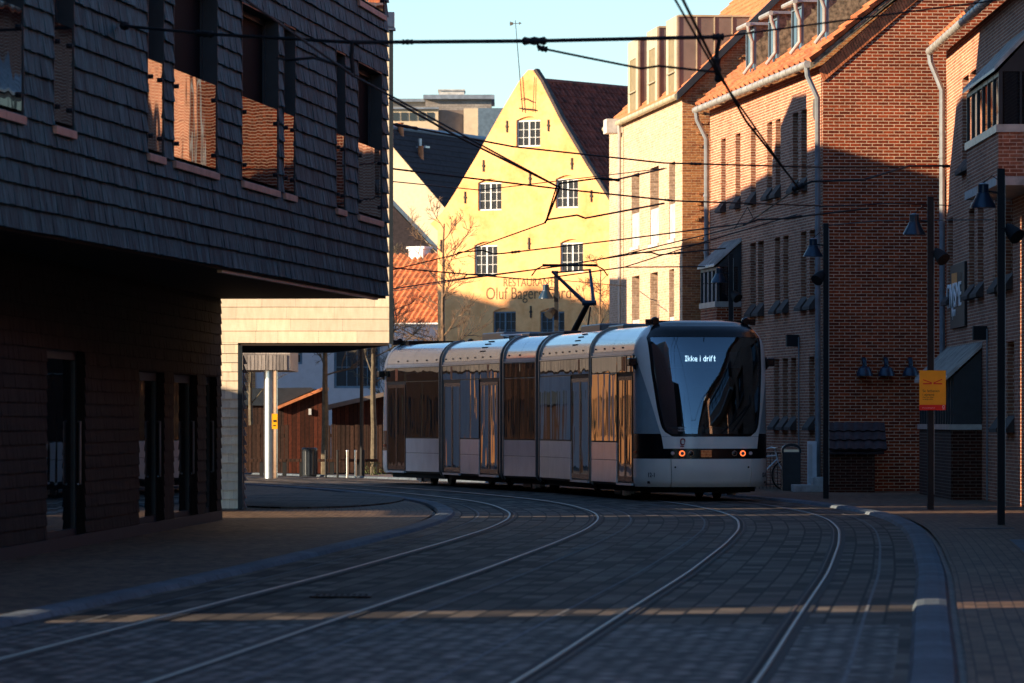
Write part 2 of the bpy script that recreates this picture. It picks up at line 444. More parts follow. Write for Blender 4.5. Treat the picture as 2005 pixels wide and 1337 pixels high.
m = MB(); m.lathe((0, 0, 0), [(.36, 0), (.36, .006), (.33, .008)], 28); m.build('cover', 'rail_rust', t)
m = MB(); m.lathe((0, 0, 0), [(.42, -.002), (.42, .004), (.37, .004)], 28); m.build('frame', 'concrete', t)
strip('tactile_paving', [(3.0, .026), (3.55, .026)], 'concrete', 56, 76, 1)
# small paved island with dark edging in front of the portal
isl = MB(); n = 40
cxI, cyI = -3.9, 113.0
ring = [(cxI + 1.75*math.cos(t), cyI + 10.5*math.sin(t)) for t in [2*math.pi*i/n for i in range(n)]]
isl.prism(ring, .021, .05, axis='z'); isl.build('paved_island', 'paver_road', kind='structure')

# ------------------------------------------------------------------ helpers for buildings
def shingles(m, u0, u1, z0, z1, holes, row, wmin, wmax, y=0, t=.022, rnd=random.Random(3), jit=.006, gap=.004):
    nrow = int(math.ceil((z1 - z0) / row))
    for r in range(nrow):
        a, b = z0 + r*row, min(z0 + (r+1)*row, z1)
        segs = [(u0, u1)]
        for (h0, h1, k0, k1) in holes:
            if k0 < b - .02 and k1 > a + .02:
                ns = []
                for s0, s1 in segs:
                    if h1 <= s0 or h0 >= s1: ns.append((s0, s1)); continue
                    if h0 > s0: ns.append((s0, h0))
                    if h1 < s1: ns.append((h1, s1))
                segs = ns
        for s0, s1 in segs:
            x = s0
            while x < s1 - 1e-4:
                w = rnd.uniform(wmin, wmax); x2 = min(x + w, s1)
                if s1 - x2 < wmin * .5: x2 = s1
                yb = y - t - rnd.uniform(0, jit); yt = y - .003; za = a - rnd.uniform(0, jit); g = gap/2
                p = [(x+g, yb, za), (x2-g, yb, za), (x2-g, yt, b+.01), (x+g, yt, b+.01)]
                n = len(m.v); m.v += p + [(x+g, y, za), (x2-g, y, za)]
                # front, bottom, sides share vertices so that each shingle is one island
                m.v += [(x+g, y, b+.01), (x2-g, y, b+.01)]
                m.f += [(n, n+1, n+2, n+3), (n+4, n+5, n+1, n), (n+1, n+5, n+7, n+2), (n+4, n, n+3, n+6)]
                x = x2
def pantiles(m, P0, U, V, w, h, tw=.24, th=.36, amp=.03, N=None, lip=.02, seg=6):
    """tiled roof: P0 corner at the eave, U along the eave, V up the slope; real corrugation and laps."""
    P0, U, V = Vector(P0), Vector(U).normalized(), Vector(V).normalized(); N = U.cross(V).normalized()
    if N.z < 0: N = -N
    nu = max(1, int(round(w / tw))); nv = max(1, int(round(h / th))); tw = w/nu; th = h/nv
    prof = []
    for i in range(nu * seg + 1):
        f = (i / seg) % 1.0
        prof.append((i * tw / seg, amp * (math.sin(2*math.pi*f) * .6 + (1 - f) * .5)))
    for r in range(nv):
        n = len(m.v)
        for (u, a) in prof: m.v.append(tuple(P0 + U*u + V*(r*th) + N*(a + lip + .02)))
        for (u, a) in prof: m.v.append(tuple(P0 + U*u + V*((r+1)*th + .02) + N*(a*.9 + .005)))
        for (u, a) in prof: m.v.append(tuple(P0 + U*u + V*(r*th) + N*(a - .01)))
        k = len(prof)
        flip = U.cross(V).z < 0
        for i in range(k - 1):
            q = (n+i, n+i+1, n+k+i+1, n+k+i); l = (n+2*k+i, n+2*k+i+1, n+i+1, n+i)
            m.f.append(tuple(reversed(q)) if flip else q); m.f.append(tuple(reversed(l)) if flip else l)
def gutter(parent, u0, u1, y, z, r=.07, mat='gutter', name='gutter'):
    m = MB(); seg = 8; n = int((u1-u0)/.5) + 1
    m.tube([(u0, y, z), (u1, y, z)], r, 10); o = m.build(name, mat, parent, smooth=True)
    b = MB(); k = 0
    x = u0 + .2
    while x < u1: b.lathe((x, y, z), [(r*1.12, -.015), (r*1.12, .015)], 10, axis='x'); x += .9
    b.build('bracket', mat, o)
    return o
def downpipe(parent, pts, r=.045, mat='pipe_grey'):
    m = MB(); m.tube(pts, r, 8)
    a, b = pts[-2], pts[-1]
    for i in range(1, 6):
        f = i / 6; c = [a[k] + (b[k]-a[k])*f for k in range(3)]
        m.lathe((c[0], c[1], c[2]), [(r*1.25, -.03), (r*1.25, .03)], 8)
    return m.build('downpipe', mat, parent, smooth=True)

# ------------------------------------------------------------------ left: shingled building with overhang
N1 = Fac(-2.01 + .0961*(45.9-91), 45.9, math.atan2(1, .0961))
b1 = N1.thing('shingled_building', 'tall building clad in dark weathered shingles overhanging the pavement beside the near track', 'building')
UE = N1.u(757); SZ = 3.62; TOP = 14.5
holes = []
ZS, ZT = 4.76, 7.12
def hole(a, b, z0=ZS, z1=ZT): holes.append((N1.u(a), N1.u(b), z0, z1))
for a, b in ((698, 745), (655, 673), (552, 575), (470, 542), (336, 422), (285, 317), (101, 141), (-40, 42)): hole(a, b)
holes.append((6.0, 7.0, ZS, ZT)); 
top_holes = [(N1.u(698), N1.u(750), 8.05, 9.8), (N1.u(552), N1.u(600), 8.05, 9.8), (N1.u(336), N1.u(400), 8.05, 9.8), (8, 9, 11.3, 13.2), (20, 22, 11.3, 13.2), (34, 35, 11.3, 13.2)]
AH = holes + top_holes
w = MB(); w.wall(rect(0, UE, SZ, TOP), [rect(*h) for h in AH], 0, .22)
D1 = 6.0
w.quad((UE, 0, SZ), (UE, D1, SZ), (UE, D1, TOP), (UE, 0, TOP))
w.quad((0, D1, SZ), (0, 0, SZ), (0, 0, TOP), (0, D1, TOP)); w.quad((UE, D1, 0), (0, D1, 0), (0, D1, TOP), (UE, D1, TOP))
w.build('wall', 'shingle_brown', b1)
m = MB(); shingles(m, 0, UE, SZ - .02, TOP, AH, .235, .10, .34, 0, .034, random.Random(5), .014, .012); m.build('shingle_cladding', 'shingle_dark', b1)
m = MB(); m.box(0, UE, 0, D1, TOP, TOP+.15); m.build('roof', 'zinc', b1)
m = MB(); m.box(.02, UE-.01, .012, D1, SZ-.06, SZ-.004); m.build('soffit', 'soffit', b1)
m = MB(); m.box(N1.u(440), UE-.9, .03, .10, SZ-.10, SZ-.062); m.build('soffit_lit_edge', 'shingle_pale', b1)  # pale strip; the sunlit line along the soffit is put into its colour
for i, (a, b, z0, z1) in enumerate(AH):
    wd = b - a
    m = MB(); fw = .09
    fr = window(b1, a+.002, b-.002, z0+.001, z1-.001, .16, fw, 1, 1, 'frame_dark', 'dark_glass', .05)
    # clay sill tiles
    n = max(1, int(round(wd / 1.1))); s = MB()
    for k in range(n):
        s.box(a + wd*k/n + .006, a + wd*(k+1)/n - .006, -.06, .10, z0-.085, z0+.004)
    s.build('sill', 'sill_clay', fr, bevel=.006)
    # jamb lining of dark sheet
    j = MB(); j.box(a+.001, a+.02, -.028, .16, z0+.005, z1); j.box(b-.02, b-.001, -.028, .16, z0+.005, z1); j.box(a+.02, b-.02, -.028, .16, z1-.02, z1-.001); j.build('lining', 'frame_dark', fr)
    if wd > 1.0:
        gmb = MB(); gmb.box(a+.04, b-.04, -.016, -.004, z0+.06, 5.88 if z0 < 7 else z0+1.1); bal = gmb.build('balustrade', 'glass_mirror', fr)
        for cu in (a+.25, b-.25):
            for cz in (z0+.22, z0+.92): c = MB(); c.lathe((cu, -.03, cz), [(.028, -.02), (.028, .05)], 8, axis='y'); c.build('clamp', 'black_metal', fr)
    else:
        gmb = MB(); gmb.box(a+.03, b-.03, .10, .11, z0+.03, z1-.05); gmb.build('side_light', 'glass_mirror', fr)
# small nail plates / hooks on the cladding
# ground floor, set back
N1g = Fac(-4.66 + .0435*(45.9-91), 45.9, math.atan2(1, .0435))
GE = N1g.u(432)
gh = []
for a, b, zt in ((402, 423, 2.3), (339, 385, 2.3), (271, 320, 2.3), (90, 165, 2.5)): gh.append((N1g.u(a), N1g.u(b), .12, zt))
def l2l(fa, fb, u, y, z):
    X, Y, z = fa.w(u, y, z); dx, dy = X - fb.x0, Y - fb.y0
    return (dx*fb.c + dy*fb.s, -dx*fb.s + dy*fb.c, z)
gsub = MB(); gsub.wall(rect(0, GE, 0, SZ-.06), [rect(*h) for h in gh], 0, .28); gsub.quad((GE, 0, 0), (GE, 3.2, 0), (GE, 3.2, SZ-.06), (GE, 0, SZ-.06))
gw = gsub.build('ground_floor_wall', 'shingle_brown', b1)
rel = N1g.a - N1.a
lo = l2l(N1g, N1, 0, 0, 0)
gw.location = lo; gw.rotation_euler.z = rel
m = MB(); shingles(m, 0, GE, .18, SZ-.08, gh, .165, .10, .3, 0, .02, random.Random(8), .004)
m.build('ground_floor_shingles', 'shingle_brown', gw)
m = MB(); m.box(0, GE, -.03, -.003, .02, .17); m.build('plinth', 'frame_dark', gw)
for i, (a, b, z0, z1) in enumerate(gh):
    d = window(gw, a+.002, b-.002, z0, z1, .10, .12, 1, 1, 'frame_dark', 'glass_mirror' if i > 0 else 'win_glass', .05, name='glazed_door')
    hm = MB(); xh = b - .2
    hm.tube([(xh, .06, .8), (xh, .03, .8), (xh, .03, 1.6), (xh, .06, 1.6)], .018, 6); hm.build('handle', 'steel', d)

# second shingled building beyond the side street: pale sunlit front with a portal
N2Y = 101.0
N2 = Fac(-9.0, N2Y, 0.0)
b2 = N2.thing('portal_building', 'pale shingle building end with a square portal, sunlit, beyond the dark shingled building', 'building')
xr = PX(762, N2Y) + 9.0; xc0 = PX(437, N2Y) + 9.0; xc1 = PX(466, N2Y) + 9.0
zb = PZ(671, N2Y); zc = 8.62
outer = [(0, 0), (xc1, 0), (xc1, zb), (xr, zb), (xr, zc), (0, zc)]
w = MB(); w.wall(outer, [], 0)
D2 = 11.0
bx = PX(650, 112) + 9.0
def q(a, b, c, d): w.quad(a, b, c, d)
q((xr, 0, zb), (bx, D2, zb), (bx, D2, zc), (xr, 0, zc))
q((bx, D2, zb), (0, D2, zb), (0, D2, zc), (bx, D2, zc))
q((xc1, 0, 0), (xc1, .55, 0), (xc1, .55, zb), (xc1, 0, zb))
q((xc1, .55, 0), (0, .55, 0), (0, .55, zb), (xc1, .55, zb))
q((0, D2, 0), (0, 0, 0), (0, 0, zc), (0, D2, zc))
w.build('wall', 'shingle_grey', b2)
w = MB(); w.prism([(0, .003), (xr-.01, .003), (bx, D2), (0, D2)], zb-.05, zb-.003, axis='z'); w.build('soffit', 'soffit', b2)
w = MB(); w.prism([(0, .0), (xr, .0), (bx, D2), (0, D2)], zc+.001, zc+.05, axis='z'); w.build('roof', 'zinc', b2)
w = MB(); w.box(0, 6.4, .35, 5.5, zc+.051, 15); w.build('shade_storey', 'shingle_grey', b2)  # unseen storey added to keep sun off the oriel house
m = MB(); shingles(m, xc0-.3, xr, zb, zc, [], .213, .35, .9, 0, .016, random.Random(2), .002, .003)
m.build('front_shingles', 'shingle_pale', b2)
m = MB(); shingles(m, xc0-.3, xc1, .05, zb, [], .162, .09, .2, 0, .02, random.Random(4), .003, .003)
m.build('pier_shingles', 'shingle_pale', b2)
m = MB(); m.box(xc1-.001, xc1+.075, -.03, .10, .03, zb-.05); m.build('pier_trim', 'frame_dark', b2)
m = MB()
for r in range(17): m.prism([(xc1+.08, .16*r+.05), (xc1+.14, .16*r+.06), (xc1+.08, .16*r+.21)], .10, .5)
m.build('pier_side_shingles', 'shingle_grey', b2)
m = MB(); m.box(xr+.002, xr+.07, -.03, .12, zb-.02, zc-.05); m.build('corner_trim', 'frame_dark', b2)
m = MB(); m.box(xr-.25, xr+.09, -.05, .3, zc-.02, zc+.24); m.box(xr-.25, xr+.11, -.07, .3, zc-.08, zc-.04); m.build('parapet_cap', 'zinc_pale', b2)

# grey shingle bay resting on a steel column, through the portal
b3 = thing('shingle_bay', 'grey shingle clad bay carried by the big round steel column, seen through the portal', 'building', (-14, 157, 0))
xb = PX(568, 157) + 14
zbb = PZ(725, 157)
w = MB(); w.box(0, xb, .0, 6, zbb, 8.2); w.build('wall', 'shingle_grey', b3)
m = MB(); shingles(m, 4, xb, zbb+.44, 8.2, [], .085, .3, .7, -.001, .014, random.Random(9), .002); m.build('shingle_cladding', 'shingle_grey', b3)
m = MB()
x = 4.0
while x < xb - .09: m.box(x, x+.085, -.03, -.002, zbb+.01, zbb+.42); x += .1
m.build('soldier_course', 'shingle_grey', b3)
m = MB(); m.lathe((PX(528, 156.8)+14, .45, 0), [(.19, 0), (.19, zbb-.002)], 24); m.build('column', 'steel', b3, smooth=True)
m = MB(); ps = PX(530, 156.8)+14
m.box(ps+.02, ps+.17, .22, .235, PZ(840, 156.8), PZ(810, 156.8)); pz = m.build('notice', 'sign_yellow', b3, label='yellow paper notice stuck on the steel column')
m = MB(); m.box(ps+.05, ps+.12, .214, .219, PZ(834, 156.8), PZ(832, 156.8)); m.box(ps+.05, ps+.14, .214, .219, PZ(826, 156.8), PZ(822, 156.8)); m.build('print', 'sign_black', pz)

# ------------------------------------------------------------------ C: big red brick house
C = Fac(5.1, 147.0, math.atan2(-1, .1))
bc = C.thing('brick_house', 'large red brick house with long slot windows, four dormers and a sunlit gable', 'building')
LC = C.u(1611); EAVE = 9.62
slots = []
for a, b in ((1412, 1421), (1440, 1450), (1470, 1480), (1502, 1512), (1518.5, 1528.5), (1552, 1563), (1569, 1580)): slots.append((C.u(a), C.u(b), 7.1, 8.75))
for a, b in ((1469, 1480), (1484, 1495.5), (1517, 1527.5), (1533.5, 1544), (1568, 1579), (1585, 1597)): slots.append((C.u(a), C.u(b), 4.35, 5.95))
for a, b in ((1515.5, 1525.6), (1532, 1542.7), (1548.5, 1559), (1584, 1595)): slots.append((C.u(a), C.u(b), 1.6, 3.07))
w = MB(); w.wall(rect(0, LC, 0, EAVE), [rect(*h) for h in slots], 0, .32)
w.quad((0, 11, 0), (0, 0, 0), (0, 0, EAVE), (0, 11, EAVE)); w.build('street_wall', 'brick_street', bc)
GW = 11.0; PK = 5.1; PH = EAVE + 4.75
gmb = MB()
gmb.face([(LC, 0, 0), (LC, GW, 0), (LC, GW, EAVE), (LC, GW/2, PH), (LC, 0, EAVE)])
gmb.build('gable_wall', 'brick_red', bc)
for i, (a, b, z0, z1) in enumerate(slots):
    fr = window(bc, a+.002, b-.002, z0+.001, z1-.001, .26, .05, 1, 2 if z1-z0 > 1.5 else 1)
    s = MB(); s.prism([(-.16, z0-.22), (-.16, z0-.15), (.02, z0+.10), (.25, z0+.12), (.25, z0+.001), (-.002, z0+.001), (-.002, z0-.22)], a-.04, b+.04, axis='x')
    s.build('sill', 'sill_dark', fr)
# roof
V = Vector((0, GW/2 + .3, PH - EAVE)).normalized(); RL = math.hypot(GW/2, PH-EAVE) + .3
sp = Vector((0, GW/2, PH-EAVE)).normalized()
m = MB(); pantiles(m, Vector((-.05, -.28, EAVE+.06)), (1, 0, 0), sp, LC+.25, RL, .80, .36, .13, seg=10)
m.build('roof', 'tile_red', bc)
m = MB(); m.quad((0, GW/2, PH+.05), (LC+.2, GW/2, PH+.05), (LC+.2, GW, EAVE+.05), (0, GW, EAVE+.05)); m.quad((-.05, -.25, EAVE), (LC+.15, -.25, EAVE), (LC+.15, GW/2, PH), (-.05, GW/2, PH))
m.build('rear_roof', 'tile_red', bc)
# verge board and corbelled brick edge on the gable
vm = MB(); vm.prism([(-.30, EAVE-.12), (-.30, EAVE+.02), (GW/2, PH+.10), (GW/2, PH-.04)], LC+.02, LC+.14, axis='x'); vm.build('verge_board', 'lead', bc)
vm = MB()
k = 0; Lr = math.hypot(GW/2, PH-EAVE)
while k*.072 < Lr - .3:
    y0 = sp.y*(k*.072) ; z0 = EAVE - .08 + sp.z*(k*.072)
    vm.prism([(y0+.02, z0-.30), (y0+.02+sp.y*.062, z0-.30+sp.z*.062), (y0-.10+sp.y*.062, z0-.03+sp.z*.062), (y0-.10, z0-.03)], LC+.002, LC+.03, axis='x'); k += 1
vm.build('verge_brick_course', 'tile_red', bc)
gutter(bc, -.1, LC+.12, -.36, EAVE+.0, .085)
downpipe(bc, [(LC-.05, -.36, EAVE-.05), (LC-.05, -.34, EAVE-.25), (LC-.12, -.10, EAVE-.75), (LC-.12, -.09, .1)], .062)
downpipe(bc, [(.15, -.36, EAVE-.05), (.15, -.34, EAVE-.25), (.15, -.10, EAVE-.75), (.15, -.09, .1)], .062)
m = MB(); m.lathe((C.u(1595), -.012, C.z(1595, 213)), [(.24, 0), (.24, .02)], 20, axis='y'); ro = m.build('round_vent', 'grille', bc)
# dormers
for i, (pa, pb) in enumerate(((1463, 1481), (1507, 1526), (1552, 1574), (1603, 1623))):
    yb = .25
    u0, u1 = C.u(pa, yb), C.u(pb, yb); u0 += .1
    zf = EAVE + (yb+.28) * (PH-EAVE)/(GW/2) + .05; zt = 11.35
    yk = yb + (zt - zf) / ((PH-EAVE)/(GW/2)) + .3
    d = MB(); d.prism([(yb, zf-.2), (yb, zt), (yk, zt), (yk, zt-.1)], u0, u1, axis='x'); dm = d.build('dormer', 'lead', bc)
    d = MB(); d.box(u0-.08, u1+.08, yb-.15, yk, zt+.002, zt+.07); d.build('dormer_roof', 'zinc', dm)
    d = MB(); d.box(u0, u0+.07, yb-.05, yb-.002, zf, zt-.12); d.box(u1-.07, u1, yb-.05, yb-.002, zf, zt-.12); d.box(u0, u1, yb-.05, yb-.002, zt-.12, zt); d.box(u0+.07, u1-.07, yb-.05, yb-.002, zf, zf+.08); d.box((u0+u1)/2-.03, (u0+u1)/2+.03, yb-.05, yb-.002, zf+.08, zt-.12); d.build('dormer_frame', 'frame_blue', dm)
    d = MB(); d.box(u0+.06, u1-.06, yb-.02, yb-.006, zf+.06, zt-.1); d.build('dormer_pane', 'win_glass', dm)
    d = MB(); d.tube([(u0-.1, yb-.22, zt+.02), (u1+.12, yb-.22, zt+.02)], .06, 8); d.tube([(u1+.06, yb-.22, zt), (u1+.06, yb-.2, zt-.15), (u1-.02, yb-.1, zt-.4), (u1-.02, yb-.1, zf+.3), (u1-.1, yb-.3, zf+.02)], .045, 8); d.build('dormer_gutter', 'gutter', dm, smooth=True)
# oriel on the street side
def oriel(F_, parent, u0, u1, p, z_bot, z_sl, z_w0, z_w1, z_top, nwin, brick, slab=True):
    m = MB(); m.box(u0, u1, -p, -.002, z_bot+(.16 if slab else 0), z_sl); o = m.build('oriel', brick, parent)
    if slab:
        m = MB(); m.box(u0-.03, u1+.03, -p-.04, -.004, z_bot, z_bot+.155); m.build('oriel_slab', 'concrete_pale', o)
    m = MB(); m.box(u0-.02, u1+.02, -p-.04, -.004, z_sl+.002, z_sl+.14); m.build('oriel_sill', 'zinc', o)
    m = MB(); W = (u1-u0)/nwin
    for i in range(nwin+1): m.box(u0+i*W-.035, u0+i*W+.035, -p-.0, -p+.07, z_w0, z_w1)
    m.box(u0+.036, u1-.036, -p+.005, -p+.06, z_w1-.08, z_w1)
    m.box(u1-.07, u1-.002, -.08, -.004, z_w0, z_w1+.1); m.box(u1-.06, u1-.004, -p*.52, -p*.48, z_w0, z_w1)
    m.prism([(-p, z_w1), (-.004, z_w1), (-.004, z_top-.08)], u1-.07, u1-.002, axis='x')
    m.prism([(-p, z_w1), (-.004, z_w1), (-.004, z_top-.08)], u0+.002, u0+.07, axis='x')
    m.build('oriel_frame', 'frame_dark', o)
    m = MB(); m.box(u0+.02, u1-.02, -p+.03, -p+.04, z_w0, z_w1); m.box(u1-.04, u1-.03, -p+.05, -.01, z_w0, z_w1); m.box(u0+.03, u0+.04, -p+.05, -.01, z_w0, z_w1); m.build('oriel_pane', 'win_glass', o)
    m = MB(); m.prism([(-p-.08, z_w1+.002), (-p-.08, z_w1+.05), (-.003, z_top), (-.003, z_top-.05)], u0-.06, u1+.06, axis='x')
    n = int((u1-u0)/.38)
    for i in range(n+1):
        x = u0 + (u1-u0)*i/n; m.prism([(-p-.07, z_w1+.052), (-p-.07, z_w1+.10), (-.003, z_top+.05), (-.003, z_top+.002)], x-.02, x+.02, axis='x')
    m.build('oriel_roof', 'zinc', o)
    return o
oriel(C, bc, C.u(1372, -.62), C.u(1403, -.62), .62, 3.4, 4.42, 4.56, 5.42, 6.1, 4, 'brick_red', slab=False)
# wall lamp box with conduit on C
def boxlamp(F_, label, px0, px1, py0, py1):
    u0, u1 = F_.u(px0), F_.u(px1); z0, z1 = F_.z(px0, py1), F_.z(px0, py0)
    um = (u0+u1)/2
    t = thing('wall_lamp', label, 'wall lamp', F_.w(um, 0, z0), F_.a)
    m = MB(); m.box(-.11, .11, -.30, -.02, 0, z1-z0); m.build('housing', 'black_metal', t, bevel=.01)
    m = MB(); m.box(-.05, .05, -.02, -.002, .05, z1-z0-.05); m.build('bracket', 'black_metal', t)
    m = MB(); m.tube([(.16, -.03, z1-z0-.06), (.16, -.03, -z0+.03)], .018, 6); m.build('conduit', 'pipe_grey', t)
boxlamp(C, 'black box lamp with a thin conduit on the brick wall behind the tram front', 1557, 1572, 656, 679)

# ------------------------------------------------------------------ D: brick house at the right edge
DX = 9.42
D = Fac(DX, 123.4, -math.pi/2)
bd = D.thing('brick_house', 'shaded brick house nearest the camera with an oriel and entrance porch', 'building')
LD = 100.0
def dslot(px0, px1, z0, z1): return (D.u(px0), D.u(px1), z0, z1)
ds = [dslot(1884, 1897, 6.95, 8.75), dslot(1899, 1911, 6.95, 8.75),
      dslot(1856, 1866, 4.3, 5.95), dslot(1897, 1908, 4.3, 5.95), dslot(1914, 1926, 4.3, 5.95), dslot(1948, 1962, 4.3, 5.95), dslot(1968, 1983, 4.3, 5.95),
      dslot(1952, 1966, 1.6, 3.1), dslot(1972, 1986, 1.6, 3.1)]
for k in range(1, 16):
    for zz in ((4.3, 5.95), (1.6, 3.1), (6.95, 8.75)):
        u = 21 + k*4.8; ds.append((u, u+.8, *zz)); ds.append((u+1.25, u+2.05, *zz))
w = MB(); w.wall(rect(0, LD, 0, EAVE), [rect(*h) for h in ds], 0, .32); w.quad((0, 10, 0), (0, 0, 0), (0, 0, EAVE), (0, 10, EAVE)); w.quad((LD, 0, 0), (LD, 10, 0), (LD, 10, EAVE), (LD, 0, EAVE))
w.build('street_wall', 'brick_street', bd)
for i, (a, b, z0, z1) in enumerate(ds[:27]):
    fr = window(bd, a+.002, b-.002, z0+.001, z1-.001, .26, .05, 1, 2)
    s = MB(); s.prism([(-.16, z0-.22), (-.16, z0-.15), (.02, z0+.10), (.25, z0+.12), (.25, z0+.001), (-.002, z0+.001), (-.002, z0-.22)], a-.04, b+.04, axis='x'); s.build('sill', 'sill_dark', fr)
m = MB()
for i, (a, b, z0, z1) in enumerate(ds[27:]): m.box(a, b, .26, .3, z0, z1)
m.build('far_panes', 'win_glass', bd)
m = MB(); pantiles(m, Vector((-.1, -.28, EAVE+.06)), (1, 0, 0), Vector((0, .75, .66)), 45, 6.5, .80, .36, .13, seg=10); m.build('roof', 'tile_red', bd)
m = MB(); m.quad((45, -.28, EAVE+.08), (LD, -.28, EAVE+.08), (LD, 4.6, EAVE+4.3), (45, 4.6, EAVE+4.3)); m.quad((0, -.2, EAVE), (45, -.2, EAVE), (45, 4.6, EAVE+4.2), (0, 4.6, EAVE+4.2)); m.quad((0, 4.6, EAVE+4.3), (LD, 4.6, EAVE+4.3), (LD, 10, EAVE), (0, 10, EAVE)); m.build('rear_roof', 'tile_red', bd)
gutter(bd, -.12, 45, -.36, EAVE, .085)
downpipe(bd, [(.02, -.36, EAVE-.05), (.02, -.34, EAVE-.25), (.10, -.10, EAVE-.85), (.10, -.09, .1)], .062)
m = MB(); m.tube([(-.06, -.05, EAVE-1.75), (-.2, -.05, EAVE-1.85), (-.24, -.05, EAVE-2.1), (-.2, -.05, EAVE-2.4), (-.03, -.08, EAVE-2.6)], .04, 8); m.build('pipe_loop', 'gutter', bd, smooth=True)
pD = .8
oriel(D, bd, D.u(1893, -pD), D.u(1955, -pD), pD, 5.78, 6.72, 6.86, 7.8, 8.75, 6, 'brick_street')
# entrance porch on D
pu0, pu1 = .5, 9.4
m = MB(); m.box(pu0, pu1, -.62, -.002, 0, 1.42); po = m.build('porch', 'brick_dim', bd)  # darker brick than the house; the porch shade is put into its colour
m = MB(); m.box(pu0-.03, pu1+.03, -.66, -.004, 1.422, 1.53); m.build('porch_coping', 'zinc', po)
m = MB(); m.box(pu0+.02, pu1-.02, -.58, -.54, 1.532, 2.50)
for k in range(14): m.box(pu0+.1+k*.66, pu0+.16+k*.66, -.62, -.581, 1.532, 2.5)
m.prism([(-.57, 1.532), (-.01, 1.532), (-.01, 3.02), (-.57, 2.5)], pu1-.019, pu1+.03, axis='x'); m.build('porch_frame', 'frame_dark', po)
m = MB(); m.prism([(-.72, 2.42), (-.72, 2.48), (-.003, 3.15), (-.003, 3.08)], pu0-.1, pu1+.1, axis='x')
n = 20
for i in range(n+1):
    x = pu0-.08 + (pu1-pu0+.16)*i/n; m.prism([(-.71, 2.492), (-.71, 2.53), (-.003, 3.2), (-.003, 3.162)], x-.022, x+.022, axis='x')
m.build('porch_roof', 'zinc', po)
# shop sign on D
su = D.u(1866); sv = D.u(1894); sz0, sz1 = D.z(1880, 641), D.z(1880, 516)
ts = thing('shop_sign', 'tall black shop sign with an orange picture and white lettering on the shaded brick wall', 'sign', D.w(su, 0, sz0), D.a)
H = sz1 - sz0; Wd = sv - su
m = MB(); m.box(0, Wd, -.06, -.002, 0, H); m.build('board', 'sign_black', ts, bevel=.004)
m = MB(); m.prism([(Wd*.12, H*.87), (Wd*.12, H*.67), (Wd*.2, H*.60), (Wd*.25, H*.67), (Wd*.5, H*.71), (Wd*.5, H*.86)], -.068, -.0605); m.build('picture', 'sign_orange', ts)
m = MB(); m.prism([(Wd*.54, H*.86), (Wd*.66, H*.86), (Wd*.84, H*.84), (Wd*.84, H*.68), (Wd*.5, H*.64), (Wd*.54, H*.7)], -.066, -.0605); m.build('picture_shade', 'bark_brown', ts)
text_obj('lettering', 'GIVISME', .74, 'sign_white', ts, (-Wd*.22, -.075, H*.33), sx=Wd*1.15/2.9, ext=.008)
text_obj('small_lettering', 'Nyform', .30, 'sign_white', ts, (Wd*.12, -.066, H*.19), sx=1.1, ext=.004)
boxlamp(D, 'black box lamp with a thin conduit on the brick wall above the entrance porch', 1925, 1944, 640, 667)

# annex walls between C and D (hidden yard wall) and a low brick shed with tiled lid
gy = 128.0
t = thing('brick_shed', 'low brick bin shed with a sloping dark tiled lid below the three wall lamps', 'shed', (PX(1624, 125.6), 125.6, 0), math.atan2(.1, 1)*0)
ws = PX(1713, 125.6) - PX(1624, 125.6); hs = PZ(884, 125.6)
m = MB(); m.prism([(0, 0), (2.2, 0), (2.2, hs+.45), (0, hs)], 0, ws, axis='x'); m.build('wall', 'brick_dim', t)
m = MB(); pantiles(m, (-.04, -.12, hs+.03), (1, 0, 0), (0, .82, .57), ws+.3, 1.05, .22, .35, .02); m.build('lid', 'tile_dark', t)
m = MB(); m.prism([(-.1, hs-.02), (.85, hs+.6), (2.2, hs+.6), (2.2, hs+.455), (0, hs+.003), (-.1, hs-.06)], -.02, ws+.2, axis='x'); m.build('lid_board', 'tile_dark', t)
for i, (px, py) in enumerate(((1690, 722), (1733, 722), (1781, 722))):
    yy = C.w(LC, 0, 0); 
    uu = (px - 1611) / 87.5
    X, Y = PX(px, 128.2), 128.2
    gy_ = C.w(LC, .0, 0)[1] + (X - C.w(LC, 0, 0)[0]) * .1
    tl = thing('wall_lamp', ['grey bell wall lamp on the brick gable nearest the tram', 'middle grey bell wall lamp of the three on the brick gable', 'grey bell wall lamp on the brick gable nearest the entrance porch'][i], 'wall lamp', (X, gy_, PZ(py, Y)), math.atan2(.1, 1), 'bell lamps on the brick gable')
    m = MB(); m.lathe((0, -.17, -.14), [(.19, -.02), (.18, .04), (.13, .16), (.05, .2)], 16); m.build('shade', 'lamp_blue', tl, smooth=True)
    m = MB(); m.tube([(0, -.17, .05), (0, -.17, .17), (0, -.1, .22), (0, -.01, .22)], .05, 10); m.build('neck', 'lamp_blue', tl, smooth=True)
